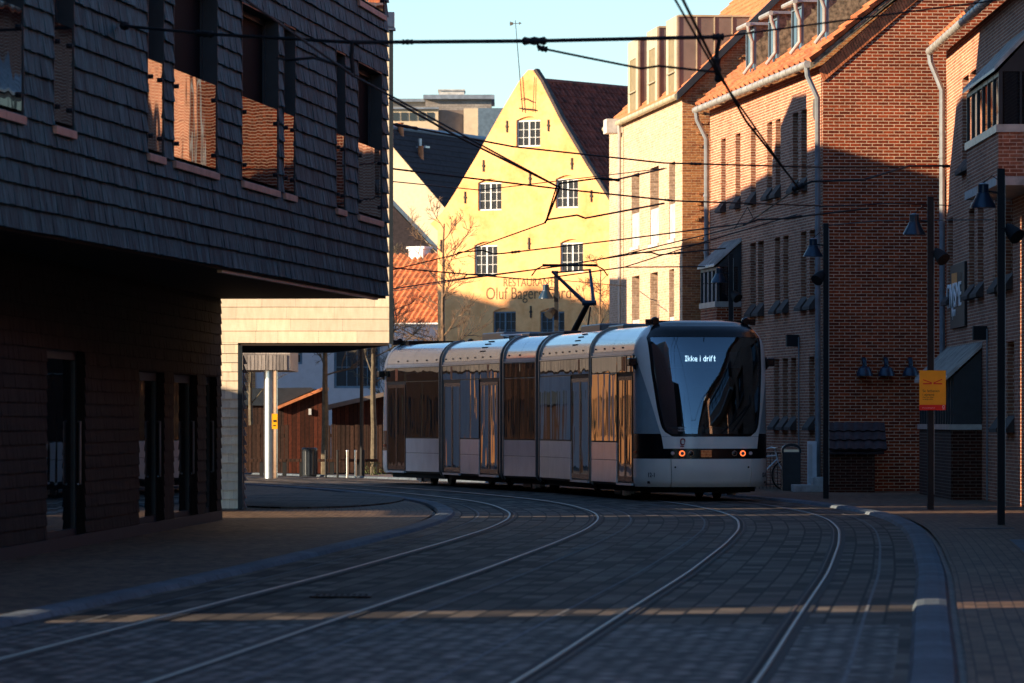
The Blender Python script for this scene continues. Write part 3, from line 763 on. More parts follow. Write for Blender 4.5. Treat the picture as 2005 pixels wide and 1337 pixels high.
# small lantern box higher on gable
# ------------------------------------------------------------------ B: pale modern brick building
B = Fac(4.43 - .0946*17, 165.0, math.atan2(-1, .0946))
bb = B.thing('pale_brick_building', 'pale brick building with three boxy metal dormers and orange brick gable', 'building')
LB = B.u(1336); EB = B.z(1330, 192)
bs = []
for (a, b, t0, t1) in ((1236.5, 1252, 343, 485), (1273, 1290, 330, 480), (1310, 1322, 320, 470), (1237, 1252, 542, 700), (1273, 1288, 535, 700), (1310, 1320, 528, 700)):
    bs.append((B.u(a), B.u(b), B.z(a, t1), B.z(a, t0)))
w = MB(); w.wall(rect(0, LB, 0, EB), [rect(*h) for h in bs], 0, .3); w.build('street_wall', 'brick_pale', bb)
GB = 13.0; PB = EB + 6.4
w = MB(); w.face([(LB, 0, 0), (LB, GB, 0), (LB, GB, EB), (LB, GB/2, PB), (LB, 0, EB)]); w.build('gable_wall', 'brick_orange', bb)
m = MB(); rr = random.Random(4)
for i in range(230):
    y = rr.uniform(.3, 1.1) if i % 2 else rr.uniform(.25, 4.0); z = rr.randint(30, 150)*.0667 * 1.02
    if z < EB + y*.95 - .2: m.box(LB+.001, LB+.05, y, y+.11, z, z+.055)
for i in range(120):
    y = rr.uniform(1.0, 4.5); z = EB + y - rr.uniform(.3, 2.2)
    z = round(z/.0667)*.0667
    m.box(LB+.001, LB+.05, y, y+.11, z, z+.055)
m.build('brick_relief', 'brick_orange', bb, kind='stuff')
for i, (a, b, z0, z1) in enumerate(bs):
    fr = window(bb, a+.002, b-.002, z0+.001, z1-.001, .24, .05, 1, 1, 'frame_dark')
    m = MB(); m.box(a+.02, b-.02, .02, .04, z0+.02, z0+(z1-z0)*.46); m.build('guard_panel', 'zinc_pale', fr)
    m = MB(); m.box(a-.05, b+.05, -.05, .2, z0-.09, z0-.001); m.build('sill', 'concrete_pale', fr)
sb = Vector((0, GB/2, PB-EB)).normalized()
m = MB(); pantiles(m, Vector((0, -.1, EB+.06)), (1, 0, 0), sb, LB, math.hypot(GB/2, PB-EB), .27, .36, .03, seg=4); m.build('roof', 'tile_orange', bb)
m = MB(); m.quad((0, 0, EB), (LB, 0, EB), (LB, GB/2, PB), (0, GB/2, PB)); m.quad((0, GB/2, PB+.03), (LB, GB/2, PB+.03), (LB, GB, EB), (0, GB, EB)); m.build('rear_roof', 'tile_orange', bb)
m = MB(); m.prism([(-.15, EB-.1), (-.15, EB+.12), (GB/2, PB+.2), (GB/2, PB-.02)], LB-.02, LB+.16, axis='x'); m.build('verge_board', 'frame_dark', bb)
gutter(bb, 0, LB+.05, -.14, EB+.02, .08, 'bronze_clad')
downpipe(bb, [(B.u(1221), -.14, EB), (B.u(1221), -.12, EB-.3), (B.u(1221), -.12, .1)], .05, 'gutter')
m = MB(); ug = B.u(1216); m.box(ug-.5, ug+.4, -.45, .0, EB-.25, EB+.15); m.build('gutter_end', 'zinc_pale', bb)
for i, (pa, pb) in enumerate(((1233, 1252), (1270, 1290), (1308, 1328))):
    u0, u1 = B.u(pa, .05), B.u(pb, .05); zt = 12.2; yk = (zt - EB)/((PB-EB)/(GB/2))
    d = MB(); d.prism([(.05, EB+.02), (.05, zt), (yk+2.2, zt), (yk+2.2, zt-.3), (.4, EB+.1)], u0, u1, axis='x'); dm = d.build('dormer', 'clad_grey', bb)
    d = MB()
    x = .05
    while x < yk + 2: d.box(u1+.002, u1+.03, x, x+.03, EB + x*.98, zt); x += .47
    d.build('dormer_seams', 'bronze_clad', dm)
    d = MB(); d.box(u0-.02, u1+.04, -.0, .048, zt-.5, zt+.03); d.box(u0-.02, u0+.5, -.0, .048, EB+.02, zt-.5); d.box(u1-.45, u1+.04, -.0, .048, EB+.02, zt-.5); d.box(u0-.02, u1+.04, .05, yk+2.2, zt+.002, zt+.05); d.build('dormer_cladding', 'bronze_clad', dm)
    d = MB(); d.box(u0+.5, u1-.45, .02, .046, EB+.02, zt-.5); d.build('dormer_pane', 'clad_olive', dm)
    d = MB(); d.tube([(u0+.4, -.03, EB+.75), (u1-.35, -.03, EB+.75)], .02, 6); d.build('dormer_rail', 'bronze_clad', dm)
# ------------------------------------------------------------------ yellow gabled house
Yh = Fac(-3.2, 245.0, R(-33))
by = Yh.thing('yellow_house', 'yellow rendered house with a tall pointed gable, white windows and faded restaurant lettering', 'building')
wins = [(1011, 1058, 235, 287), (936, 982, 357, 412), (1088, 1132, 350, 407), (929, 974, 480, 538), (1097, 1142, 475, 533), (965, 1010, 610, 665), (1057, 1105, 610, 665)]
hl = []; rects = []
for a, b, t, bt in wins:
    u0, u1 = Yh.u(a), Yh.u(b); z0, z1 = Yh.z((a+b)/2, bt), Yh.z((a+b)/2, t)
    um = (u0+u1)/2; n = 6
    arc = [(u1 - (u1-u0)*i/n, z1 + .16*math.sin(math.pi*i/n)) for i in range(n+1)]
    hl.append([(u0, z0), (u1, z0)] + arc); rects.append((u0, u1, z0, z1))
gpx = [(857, 495), (857, 452), (843, 438), (866, 415), (890, 378), (936, 300), (985, 212), (1020, 153), (1034, 137), (1046, 137), (1060, 158), (1100, 237), (1150, 322), (1200, 400), (1232, 440)]
prof = [Yh.p(*q) for q in gpx]
UR = prof[-1][0]; UL = prof[0][0]
outer = [(UL, 0), (UR, 0)] + list(reversed(prof[1:])) 
w = MB(); w.wall(outer, hl, 0, .30)
w.quad((UL, 14, 0), (UL, 0, 0), (UL, 0, prof[0][1]), (UL, 14, prof[0][1]))
w.build('gable_wall', 'plaster_yellow', by)
for (u0, u1, z0, z1) in rects:
    um = (u0+u1)/2; fm = 'frame_white' if z0 > 6 else 'frame_blue'
    m = MB(); m.box(u0+.002, u1-.002, .10, .16, z1, z1+.17); o = m.build('window_head', 'plaster_yellow', by)
    fr = window(by, u0+.002, u1-.002, z0+.001, z1, .09, .06, 1, 1, fm, 'win_glass_far', .06)
    m = MB(); m.box(um-.038, um+.038, .085, .15, z0+.06, z1-.06)
    for (a, b) in ((u0+.06, um-.05), (um+.05, u1-.06)):
        m.box((a+b)/2-.014, (a+b)/2+.014, .095, .12, z0+.06, z1-.06)
        for k in (1, 2):
            z = z0 + .06 + (z1-z0-.12)*k/3; m.box(a, (a+b)/2-.014, .096, .119, z-.010, z+.010); m.box((a+b)/2+.014, b, .096, .119, z-.010, z+.010)
    m.build('glazing_bars', fm, fr)
    if z0 > 6:
        m = MB(); m.box(u0+.1, u0+.32, .2, .21, z0+.1, z1-.1); m.box(u1-.32, u1-.1, .2, .21, z0+.1, z1-.1); m.build('curtain', 'curtain', fr)
m = MB()
for px, py in ((993, 247), (1074, 245), (947, 324), (1120, 320), (911, 386), (1038, 349), (1158, 383), (864, 480), (1036, 476), (1201, 468), (866, 545), (1040, 610), (1201, 612)):
    u, z = Yh.p(px, py); m.box(u-.03, u+.03, -.05, -.002, z-.26, z+.24); m.box(u-.055, u+.055, -.06, -.004, z-.05, z+.03)
m.build('wall_anchors', 'black_iron', by)
rp = Vector((0, 1, 0))
ridgeL = 9.5; APX = (prof[8][0]+prof[9][0])/2; APZ = prof[8][1]
ez = prof[-1][1]; 
m = MB(); pantiles(m, Vector((UR+.25, .16, ez-.35)), (0, 1, 0), (Vector((APX, 0, APZ-.45)) - Vector((UR+.25, 0, ez-.35))), 12, (Vector((APX, 0, APZ-.45)) - Vector((UR+.25, 0, ez-.35))).length, .34, .40, .075, seg=6)
m.build('roof', 'tile_maroon', by)
m = MB(); m.quad((UL, .16, prof[2][1]-.3), (APX, .16, APZ-.5), (APX, 12, APZ-.5), (UL, 12, prof[2][1]-.3)); m.quad((UR+.2, .16, ez-.4), (UR+.2, 12, ez-.4), (APX, 12, APZ-.5), (APX, .16, APZ-.5)); m.build('rear_roof', 'tile_maroon', by)
m = MB(); m.tube([(APX, .1, APZ-.42), (APX, 12, APZ-.42)], .12, 8); m.build('ridge', 'tile_maroon', by)
m = MB()
pp = prof[9:]
for (a, b) in zip(pp, pp[1:]):
    m.prism([(a[0]-.02, a[1]-.02), (b[0]-.02, b[1]-.02), (b[0]+.10, b[1]+.04), (a[0]+.10, a[1]+.06)], -.05, .25)
m.build('verge_tiles', 'tile_dark', by)
m = MB(); m.box(UR+.02, UR+.14, -.1, .02, 0, ez-.6); m.build('downpipe', 'frame_blue', by)
# weather vane
u0, z0 = Yh.p(1026, 215); u1, z1 = Yh.p(1012, 40)
m = MB(); m.tube([(u0, -.10, z0-.1), (u1, -.12, z1)], [.022, .014], 6); m.tube([(Yh.u(1046), -.1, z0-.1), (Yh.u(1048), -.06, Yh.z(1048, 150))], .014, 5); m.tube([(Yh.u(1019), -.1, Yh.z(1019, 212)), (Yh.u(1050), -.1, Yh.z(1050, 215))], .03, 5)
m.tube([(Yh.u(1022), -.1, Yh.z(1022, 195)), (Yh.u(1030), -.1, Yh.z(1030, 192)), (Yh.u(1046), -.1, Yh.z(1046, 200))], .02, 5)
v = m.build('weather_vane_mast', 'black_iron', by)
uu, zz = Yh.p(1013, 46)
m = MB(); m.tube([(uu-.28, -.12, zz), (uu+.25, -.12, zz)], .014, 5); m.prism([(uu-.3, zz-.09), (uu-.14, zz-.05), (uu-.14, zz+.05), (uu-.3, zz+.09)], -.13, -.11); m.prism([(uu+.17, zz-.06), (uu+.3, zz), (uu+.17, zz+.06)], -.13, -.11); m.build('vane', 'black_iron', v)
a, b = Yh.u(985), Yh.u(1085)
t1 = text_obj('lettering', 'RESTAURANT', .50, 'text_faded', by, (a, -.006, Yh.z(1035, 560)), ext=.003); 
t1.scale = ((b-a)/max(v.co.x for v in t1.data.vertices), 1, 1)
a, b = Yh.u(951), Yh.u(1118)
t2 = text_obj('lettering', 'Oluf Bagers Gård', .74, 'text_faded', by, (a, -.006, Yh.z(1035, 585)), ext=.003)
t2.scale = ((b-a)/max(v.co.x for v in t2.data.vertices), 1, 1)

# ------------------------------------------------------------------ houses far left behind
def P3(px, py, Y): return Vector(PT(px, py, Y))
# red pantile roofed low house
t = thing('tiled_house', 'low white house with a bright orange pantile roof beside the yellow house', 'building', (-15.2, 264, 0), R(-34))
xl, xrr = 0, 16; ze, zr = PZ(634, 256), PZ(500, 259)
m = MB(); m.box(xl, xrr-.05, 0, 7, 0, ze-.05); m.build('wall', 'plaster_white', t)
m = MB(); pantiles(m, (xl, -.25, ze), (1, 0, 0), (.0, 3.4, zr-ze), xrr, math.hypot(3.6, zr-ze), .32, .42, .08, seg=6); m.build('roof', 'tile_orange', t)
m = MB(); m.prism([(-.2, ze-.1), (3.4, zr-.03), (7.2, ze-.1)], 0, xrr-.02, axis='x'); m.build('rear_roof', 'tile_red', t)
gutter(t, 0, xrr, -.32, ze-.02, .08, 'zinc_pale')
m = MB(); m.box(10.6, 11.4, 3.0, 3.6, zr-.6, zr+.35); m.box(10.5, 11.5, 2.95, 3.65, zr+.351, zr+.45); m.build('chimney', 'plaster_white', t)
# dark slate gable roof behind it
Y0 = 278
t = thing('slate_house', 'house with a dark steep roof and pale blue verge behind the orange pantile roof', 'building', (-18, Y0, 0))
pts = [(PX(x, Y0)+18, PZ(y, Y0)) for x, y in ((700, 330), (770, 397), (856, 492))]
ap = (PX(690, Y0)+18, PZ(318, Y0))
m = MB(); m.prism([(0, 0), (pts[2][0]-.1, 0), (pts[2][0]-.1, pts[2][1]), ap, (0, pts[2][1])], 0, 4.5); m.build('wall', 'tile_dark', t)
m = MB(); a, b = ap, pts[2]; m.prism([(a[0], a[1]), (b[0], b[1]), (b[0]+.14, b[1]+.12), (a[0]+.12, a[1]+.14)], -.15, 4.7); m.build('verge', 'frame_blue', t)
# cream gable with dark tiled roof running behind the yellow house
H2 = Fac(-16, 300, R(-20))
t = H2.thing('cream_house', 'cream plastered gable with a dark tiled roof between the lead roof and the yellow house', 'building')
b_ = H2.p(872, 408); a_ = H2.p(735, 248); sl = (b_[1]-a_[1])/(b_[0]-a_[0])
uR = b_[0] + 6; zR = b_[1] + sl*6
uL = 2*a_[0]-uR
m = MB(); m.wall([(uL, 0), (uR, 0), (uR, zR), a_, (uL, zR)], []); m.build('gable_wall', 'plaster_cream', t)
U = Vector((0, 1, 0)); Vv = Vector((a_[0]-uR, 0, a_[1]-zR))
m = MB(); pantiles(m, Vector((uR, -.15, zR)), (0, 1, 0), Vv, 22, Vv.length, .3, .42, .05, seg=4); m.build('roof', 'tile_dark', t)
m = MB(); m.quad((uL, 0, zR), a_[:1]+(0,)+a_[1:], a_[:1]+(22,)+a_[1:], (uL, 22, zR)); m.build('rear_roof', 'tile_dark', t)
m = MB(); m.tube([(a_[0], -.2, a_[1]+.1), (a_[0], 22, a_[1]+.1)], .16, 8); m.build('ridge', 'frame_blue', t)
for px, py in ((785, 295), (824, 340)):
    f = .2; m = MB()
    # chimney pots stand on the slope
    u, z = H2.p(px, py, 3); zz = a_[1] + sl*(u-a_[0])
    m.lathe((u, 3, zz-.2), [(.16, 0), (.14, .8), (.18, .85)], 10); m.build('chimney_pot', 'tile_orange', t)
m = MB(); u, z = H2.p(822, 285, 4); zz = a_[1]+sl*(u-a_[0]); m.tube([(u, 4, zz-.1), (u, 4, zz+.6)], .1, 8); m.box(u-.45, u+.45, 3.7, 4.3, zz+.1, zz+.2); m.build('roof_hatch', 'zinc', t)
# flat roofed office block far behind
Y0 = 340
t = thing('office_block', 'flat roofed white and dark office block on the skyline behind the cream house', 'building', (-24, Y0, 0))
def bl(px0, px1, py0, py1, y0, y1, mat, nme='block', base=None):
    m = MB(); m.box(PX(px0, Y0)+24, PX(px1, Y0)+24, y0, y1, 0 if base is None else PZ(base, Y0), PZ(py0, Y0)); return m.build(nme, mat, t)
bl(700, 858, 214, 260, 0, 10, 'plaster_cream', 'lower_block')
bl(859, 932, 214, 260, .6, 10, 'clad_grey', 'lower_block_side'); bl(936, 990, 212, 260, -.4, 9, 'frame_blue', 'lower_block_end')
bl(908, 950, 212, 260, -.1, .5, 'plaster_cream', 'projecting_bay')
bl(700, 832, 196, 214, 2, 9, 'plaster_grey', 'upper_block'); bl(832, 962, 192, 214, 1.5, 9, 'brick_grey', 'penthouse')
m = MB(); zt = PZ(190, Y0)
m.box(PX(828, Y0)+24, PX(968, Y0)+24, 1.1, 9.2, PZ(191.5, Y0), PZ(183, Y0)); m.box(PX(700, Y0)+24, PX(831, Y0)+24, 1.6, 9.1, PZ(196, Y0), PZ(190, Y0)); m.box(PX(700, Y0)+24, PX(859, Y0)+24, -.2, .8, PZ(214, Y0)+.01, PZ(210, Y0)); m.build('roof_edge', 'zinc', t)
m = MB(); m.box(PX(858, Y0)+24, PX(908, Y0)+24, 3, 6, PZ(183, Y0)+.01, PZ(172, Y0)); m.box(PX(856, Y0)+24, PX(910, Y0)+24, 2.9, 6.1, PZ(172, Y0)+.01, PZ(169, Y0)); m.build('roof_plant', 'zinc_pale', t)
m = MB()
for i in range(9): m.box(PX(700+i*17, Y0)+24, PX(700+i*17+12, Y0)+24, -.05, -.002, PZ(236, Y0), PZ(220, Y0))
m.build('window', 'win_glass_far', t)

# buildings, shed, fence seen through the portal
t = thing('lilac_building', 'pale lilac rendered building with large blue windows seen beneath the portal', 'building', (-26, 196, 0))
m = MB(); a, b = PX(573, 196)+26, PX(592, 196)+26
hz = [(PX(654, 196)+26, PX(744, 196)+26, PZ(760, 196), PZ(640, 196)), (a, b, PZ(713, 196), PZ(690, 196))]
m.wall(rect(0, PX(760, 196)+26, 0, 7), [rect(*h) for h in hz], 0, .2); m.quad((PX(760,196)+26, 0, 0), (PX(760,196)+26, 8, 0), (PX(760,196)+26, 8, 7), (PX(760,196)+26, 0, 7)); m.build('wall', 'plaster_lilac', t)
for i, h in enumerate(hz): window(t, h[0], h[1], h[2], h[3], .1, .08, 4 if i == 0 else 1, 3 if i == 0 else 1, 'frame_blue', 'poster_glass' if 'poster_glass' in MATS else 'win_glass_far')
m = MB(); m.box(PX(480,196)+26, PX(500,196)+26, -.05, -.002, PZ(765,196), PZ(725,196)); m.build('brick_panel', 'brick_orange', t)
# white building right of the portal (behind the trees)
t = thing('white_wall_house', 'low white wall and eave below the orange pantile roof', 'building', (PX(765, 247), 247, 0))
m = MB(); m.box(0, PX(860, 247)-PX(765, 247), 0, .3, 0, PZ(637, 247)); m.build('wall', 'plaster_white', t)
m = MB(); m.box(-.02, PX(861, 247)-PX(765, 247), -.05, .35, PZ(637, 247)+.002, PZ(634, 247)); m.build('coping', 'zinc_pale', t)
Y0 = 172
t = thing('timber_shed', 'reddish brown board shed with a sloping roof edge beyond the portal', 'shed', (PX(555, Y0), Y0, 0))
w_ = PX(632, Y0)-PX(555, Y0)
m = MB(); m.prism([(0, 0), (w_, 0), (w_, PZ(762, Y0)), (0, PZ(797, Y0))], 0, 4); m.build('wall', 'timber_red', t)
m = MB(); m.prism([(-.25, PZ(803, Y0)), (w_+.05, PZ(763, Y0)), (w_+.05, PZ(757, Y0)), (-.25, PZ(797, Y0))], -.2, 4.2); m.build('roof', 'tile_orange', t)
m = MB(); m.prism([(-6.5, PZ(790, Y0)), (-.26, PZ(794, Y0)), (w_-.3, PZ(762, Y0)), (w_-.4, PZ(758, Y0)), (-6.5, PZ(765, Y0))], 1.5, 5.5); m.build('felt_roof', 'frame_dark', t)
m = MB(); m.box(w_*.64, w_*.71, -.08, -.002, PZ(812, Y0), PZ(800, Y0)); m.build('shed_lamp', 'frame_white', t)
m = MB(); m.box(-6.5, -.001, 1.6, 1.7, 0, PZ(790, Y0)); m.build('dark_wall', 'timber_dark', t)
t = thing('timber_shed', 'darker board shed with a low grey roof partly hidden by the rear of the tram', 'shed', (PX(650, 174), 174, 0))
w_ = PX(780, 174)-PX(650, 174)
m = MB(); m.prism([(0, 0), (w_, 0), (w_, PZ(765, 174)), (0, PZ(800, 174))], 0, 4); m.build('wall', 'timber_red', t)
m = MB(); m.prism([(-.3, PZ(804, 174)), (w_+.1, PZ(768, 174)), (w_+.1, PZ(760, 174)), (-.3, PZ(795, 174))], -.3, 4.3); m.build('roof', 'clad_grey', t)
for i, (p0, p1, top, Yf) in enumerate(((478, 560, 832, 169), (630, 760, 832, 169))):
    t = thing('board_fence', ['dark vertical board fence left of the red timber shed', 'dark vertical board fence between the red timber shed and the tram'][i], 'fence', (PX(p0, Yf), Yf, 0))
    m = MB(); x = 0; W = PX(p1, Yf)-PX(p0, Yf)
    if i == 0: x = -3
    while x < W: m.box(x, x+.125, 0, .03, .05, PZ(top, Yf)+random.Random(x).uniform(-.02, .02)); x += .14
    m.build('boards', 'timber_dark', t)
    m = MB(); m.box(0, W, .031, .08, .3, .4); m.box(0, W, .031, .08, 1.1, 1.2); m.build('rail', 'timber_dark', t)
# low bench-like rail, bin, bollards
t = thing('bench', 'long low dark bench along the far pavement in front of the board fence', 'bench', (PX(480, 163), 163, 0))
W = PX(740, 163)-PX(480, 163)
m = MB(); m.box(-1, W, -.2, .2, .42, .50); m.build('seat', 'timber_dark', t)
for px in (512, 557, 590, 650, 700):
    x = PX(px, 163)-PX(480, 163); m = MB(); m.box(x-.05, x+.05, -.18, .18, 0, .419); m.build('leg', 'black_metal', t)
t = thing('litter_bin', 'round black ribbed litter bin beside the tree beyond the portal', 'bin', (PX(606, 162), 162, 0))
r = .21; m = MB(); m.lathe((0, 0, 0), [(r*.92, .0), (r, .05), (r, .75), (r*1.06, .76), (r*1.06, .80), (r*.9, .83)], 20); o = m.build('body', 'bin_black', t)
m = MB()
for k in range(16):
    a = 2*math.pi*k/16; m.box(r*math.cos(a)-.012, r*math.cos(a)+.012, r*math.sin(a)-.012, r*math.sin(a)+.012, .06, .74)
m.build('ribs', 'bin_black', o)
bl_l = ['slim bollard nearest the litter bin on the far pavement', 'slim bollard, second from the litter bin', 'pale bollard, third from the litter bin', 'pale bollard, fourth from the litter bin', 'slim bollard next to the rear corner of the tram']
for i, px in enumerate((638, 661, 680, 696, 712)):
    t = thing('bollard', bl_l[i], 'bollard', (PX(px, 158.5), 158.5, 0), 0, 'bollards on the far pavement')
    m = MB(); m.tube([(0, 0, 0), (0, 0, .74)], .033, 10); m.lathe((0, 0, .74), [(.04, 0), (.038, .03), (.01, .045)], 10); m.build('post', 'steel' if i in (2, 3) else 'black_metal', t, smooth=True)
t = thing('lamp_post', 'thin grey pole standing between the two bare trees beyond the portal', 'pole', (PX(708, 160), 160, 0))
m = MB(); m.tube([(0, 0, 0), (0, 0, 4.8)], .05, 8); m.build('pole', 'black_metal', t)
m = MB(); rr = random.Random(7)
for i in range(260):
    x, y, z = rr.uniform(-.4, .6), rr.uniform(-.2, .2), rr.uniform(0, .38); s = .05; a = rr.uniform(0, 6.28)
    m.face([(x, y, z), (x+s*math.cos(a), y+s*math.sin(a), z+.02), (x+s*.5*math.cos(a), y, z+s)])
tag(m.build('shrub', 'shrub', None, loc=(PX(730, 166), 166, 0)), 'small green shrub at the foot of the fence by the tram rear', 'shrub')

# ------------------------------------------------------------------ bare trees
def tree(label, base, H, r0, seed, lean=(0, 0), bm='bark', spread=.55, first=.25, dens=1.0, levels=3):
    t = thing('bare_tree', label, 'tree', base, 0, 'bare street trees')
    rr = random.Random(seed)
    trunk = MB(); cr = MB(); pts = []; n = 10; x = y = 0
    for i in range(n+1):
        f = i/n; pts.append((lean[0]*f*H + x, lean[1]*f*H + y, f*H)); x += rr.uniform(-.03, .03)*H*.12; y += rr.uniform(-.03, .03)*H*.12
    trunk.tube(pts, [r0*(1-.85*i/n)+.006 for i in range(n+1)], 8)
    def grow(p, d, L, r, lev):
        q = [p]; k = 5; dd = d.copy()
        for i in range(k):
            dd = (dd + Vector((rr.gauss(0, .13), rr.gauss(0, .13), rr.gauss(.04, .10)))).normalized()
            q.append(q[-1] + dd*L/k)
        cr.tube(q, [r*(1-.75*i/k)+.003 for i in range(k+1)], 5 if lev < 2 else 4, cap=False)
        if lev >= levels: return
        for j in range(int((5 if lev == 0 else 4)*dens)):
            f = rr.uniform(.25, 1.0); i = min(k-1, int(f*k)); base_ = q[i].lerp(q[i+1], f*k-i)
            ax = Vector((rr.gauss(0, 1), rr.gauss(0, 1), rr.gauss(0, .6))).normalized()
            nd = (dd + ax*.75).normalized(); grow(base_, nd, L*rr.uniform(.4, .62), r*.5, lev+1)
    nb = int(15*dens)
    for j in range(nb):
        f = first + (1-first)*(j+.5)/nb; i = min(n-1, int(f*n)); p = Vector(pts[i]).lerp(Vector(pts[i+1]), f*n-i)
        a = j*2.4 + rr.uniform(-.4, .4); el = rr.uniform(.35, .95)
        d = Vector((math.cos(a)*math.cos(el), math.sin(a)*math.cos(el), math.sin(el)))
        grow(p, d, H*spread*(1-f*.65)*rr.uniform(.6, 1), r0*.30*(1-f*.6), 0)
    trunk.build('trunk', bm, t, smooth=True); cr.build('crown', bm, t, smooth=True)
    return t
tree('bare mossy tree standing next to the litter bin beyond the portal', (PX(636, 164), 164, 0), 6.6, .11, 11, first=.42, spread=.38)
tree('bare tree just behind the rear corner of the tram', (PX(732, 167), 167, 0), 6.4, .10, 12, first=.4, spread=.36)
tree('bare tree at the left edge of the portal opening', (PX(492, 170), 170, 0), 5.6, .08, 13, first=.35, spread=.45)
tree('tall bare tree rising behind the tram before the lower left of the yellow house', (PX(868, 182), 182, 0), 7.9, .12, 21, bm='bark_brown', first=.28, spread=.42, lean=(.004, 0))
tree('slender bare tree beside the raised pantograph', (PX(1172, 180), 180, 0), 6.4, .07, 22, bm='bark_brown', first=.35, spread=.33)
tree('thin bare sapling by the corner of the pale brick building', (PX(1229, 165), 165, 0), 5.4, .05, 24, bm='bark_brown', first=.35, spread=.25)
tree('bare tree in the dark gap beyond the steel column', (PX(770, 186), 186, 0), 5.6, .09, 25, first=.3, spread=.5)

# ------------------------------------------------------------------ street lamps on dark posts
def lamp(label, px, base_y, top_y, side_px, shade, spot, Y, two=False):
    X = PX(px, Y); H = PZ(top_y, Y)
    t = thing('street_lamp', label, 'street lamp', (X, Y, 0), 0, 'black street lamp posts')
    m = MB(); m.box(-.055, .055, -.07, .07, 0, H); m.build('pole', 'black_metal', t, bevel=.008)
    m = MB(); m.box(.056, .064, -.05, .05, .3, H-.1); m.build('edge_strip', 'zinc', t)
    zl = PZ(shade[1], Y); xl = PX(shade[0], Y) - X
    m = MB(); m.lathe((xl, 0, zl), [(.20, -.13), (.195, -.10), (.105, .06), (.10, .09), (.085, .10), (.085, .23), (.03, .25)], 18); sh = m.build('lamp_shade', 'lamp_blue', t, smooth=True)
    s = 1 if xl > 0 else -1
    m = MB(); m.tube([(s*.05, 0, zl+.10), (xl-s*.08, 0, zl+.12)], .018, 6); m.tube([(xl, 0, zl+.25), (xl+(-xl)*.5, 0, zl+.36), (s*.05, 0, zl+.30)], .008, 5); m.build('arm', 'black_metal', t)
    if spot:
        xs = PX(spot[0], Y)-X; zs = PZ(spot[1], Y)
        m = MB(); ax = Vector((.5, -.6, -.6)).normalized() if xs > 0 else Vector((-.5, -.6, -.6)).normalized()
        c = Vector((xs, -.05, zs)); m.tube([c-ax*.13, c-ax*.05, c+ax*.09, c+ax*.16], [.05, .09, .12, .13], 14); sp_ = m.build('spotlight', 'black_metal', t, smooth=True)
        m = MB(); m.tube([(0, -.06, zs+.05), tuple(c)], .02, 6); m.build('spot_bracket', 'black_metal', sp_)
    return t
lamp('black post with blue bell lamp before the brick gable, nearest the tram front', 1617, 978, 437, 0, (1592, 490), (1606, 540), 115.7)
lamp('black post with bell lamp that carries the yellow warning sign', 1822, 1000, 385, 0, (1790, 445), (1838, 498), 101.4)
lamp('black post with bell lamp closest to the camera at the dark right edge', 1960, 1030, 330, 0, (1925, 390), (1980, 452), 86.8)
lamp('black post with bell lamp behind the tram in front of the yellow house', 1089, 0, 530, 0, (1069, 575), (1080, 610), 152)
lamp('black post with bell lamp behind the tram in front of the small oriel', 1431, 0, 497, 0, (1408, 543), (1438, 577), 140)

# warning sign
Ys = 101.4 - .09
t = thing('warning_sign', 'yellow sign with two red chevrons and a red foot strip, strapped to a black post', 'sign', (PX(1826, Ys), Ys, PZ(803, Ys)))
W = (1852-1800)/F*Ys; Hs = (803-725)/F*Ys
m = MB(); m.box(-W/2, W/2, -.012, 0, 0, Hs); m.build('plate', 'sign_yellow', t)
m = MB(); m.box(-W/2, W/2, -.016, -.0125, 0, Hs*.135); m.build('red_strip', 'sign_red', t)
m = MB()
def bar(x0, z0, x1, z1, w_=.016):
    a = math.atan2(z1-z0, x1-x0); dx, dz = -math.sin(a)*w_/2, math.cos(a)*w_/2
    m.prism([(x0-dx, z0-dz), (x1-dx, z1-dz), (x1+dx, z1+dz), (x0+dx, z0+dz)], -.0145, -.0125)
bar(-W*.36, Hs*.765, -W*.03, Hs*.685); bar(W*.36, Hs*.775, W*.04, Hs*.685); bar(-W*.36, Hs*.663, -W*.03, Hs*.667, .02); bar(W*.36, Hs*.663, W*.03, Hs*.667, .02)
m.build('chevrons', 'sign_red', t)
text_obj('lettering', 'Se letbanen\ni øjnene', Hs*.092, 'sign_black', t, (-W*.38, -.0128, Hs*.455), ext=.001)
text_obj('small_lettering', 'Den kan ikke\nundvige obst.', Hs*.05, 'sign_black', t, (-W*.38, -.0128, Hs*.31), ext=.001)
text_obj('strip_lettering', 'Se mere på odenseletbane.dk', Hs*.026, 'sign_white', t, (-W*.38, -.0162, Hs*.05), ext=.001)
m = MB(); 
for k in range(16):
    a, b = 2*math.pi*k/16, 2*math.pi*(k+1)/16; c = (W*.41, Hs*.085)
    m.prism([(c[0]+.014*math.cos(a), c[1]+.02*math.sin(a)), (c[0]+.014*math.cos(b), c[1]+.02*math.sin(b)), (c[0]+.022*math.cos(b), c[1]+.028*math.sin(b)), (c[0]+.022*math.cos(a), c[1]+.028*math.sin(a))], -.0175, -.0162)
m.box(W*.41-.02, W*.41+.02, -.0175, -.0162, Hs*.025, Hs*.035)
m.build('emblem', 'sign_white', t)
m = MB(); m.box(-.08, .06, .001, .02, Hs*.2, Hs*.23); m.box(-.08, .06, .001, .02, Hs*.8, Hs*.83); m.build('bracket', 'black_metal', t)

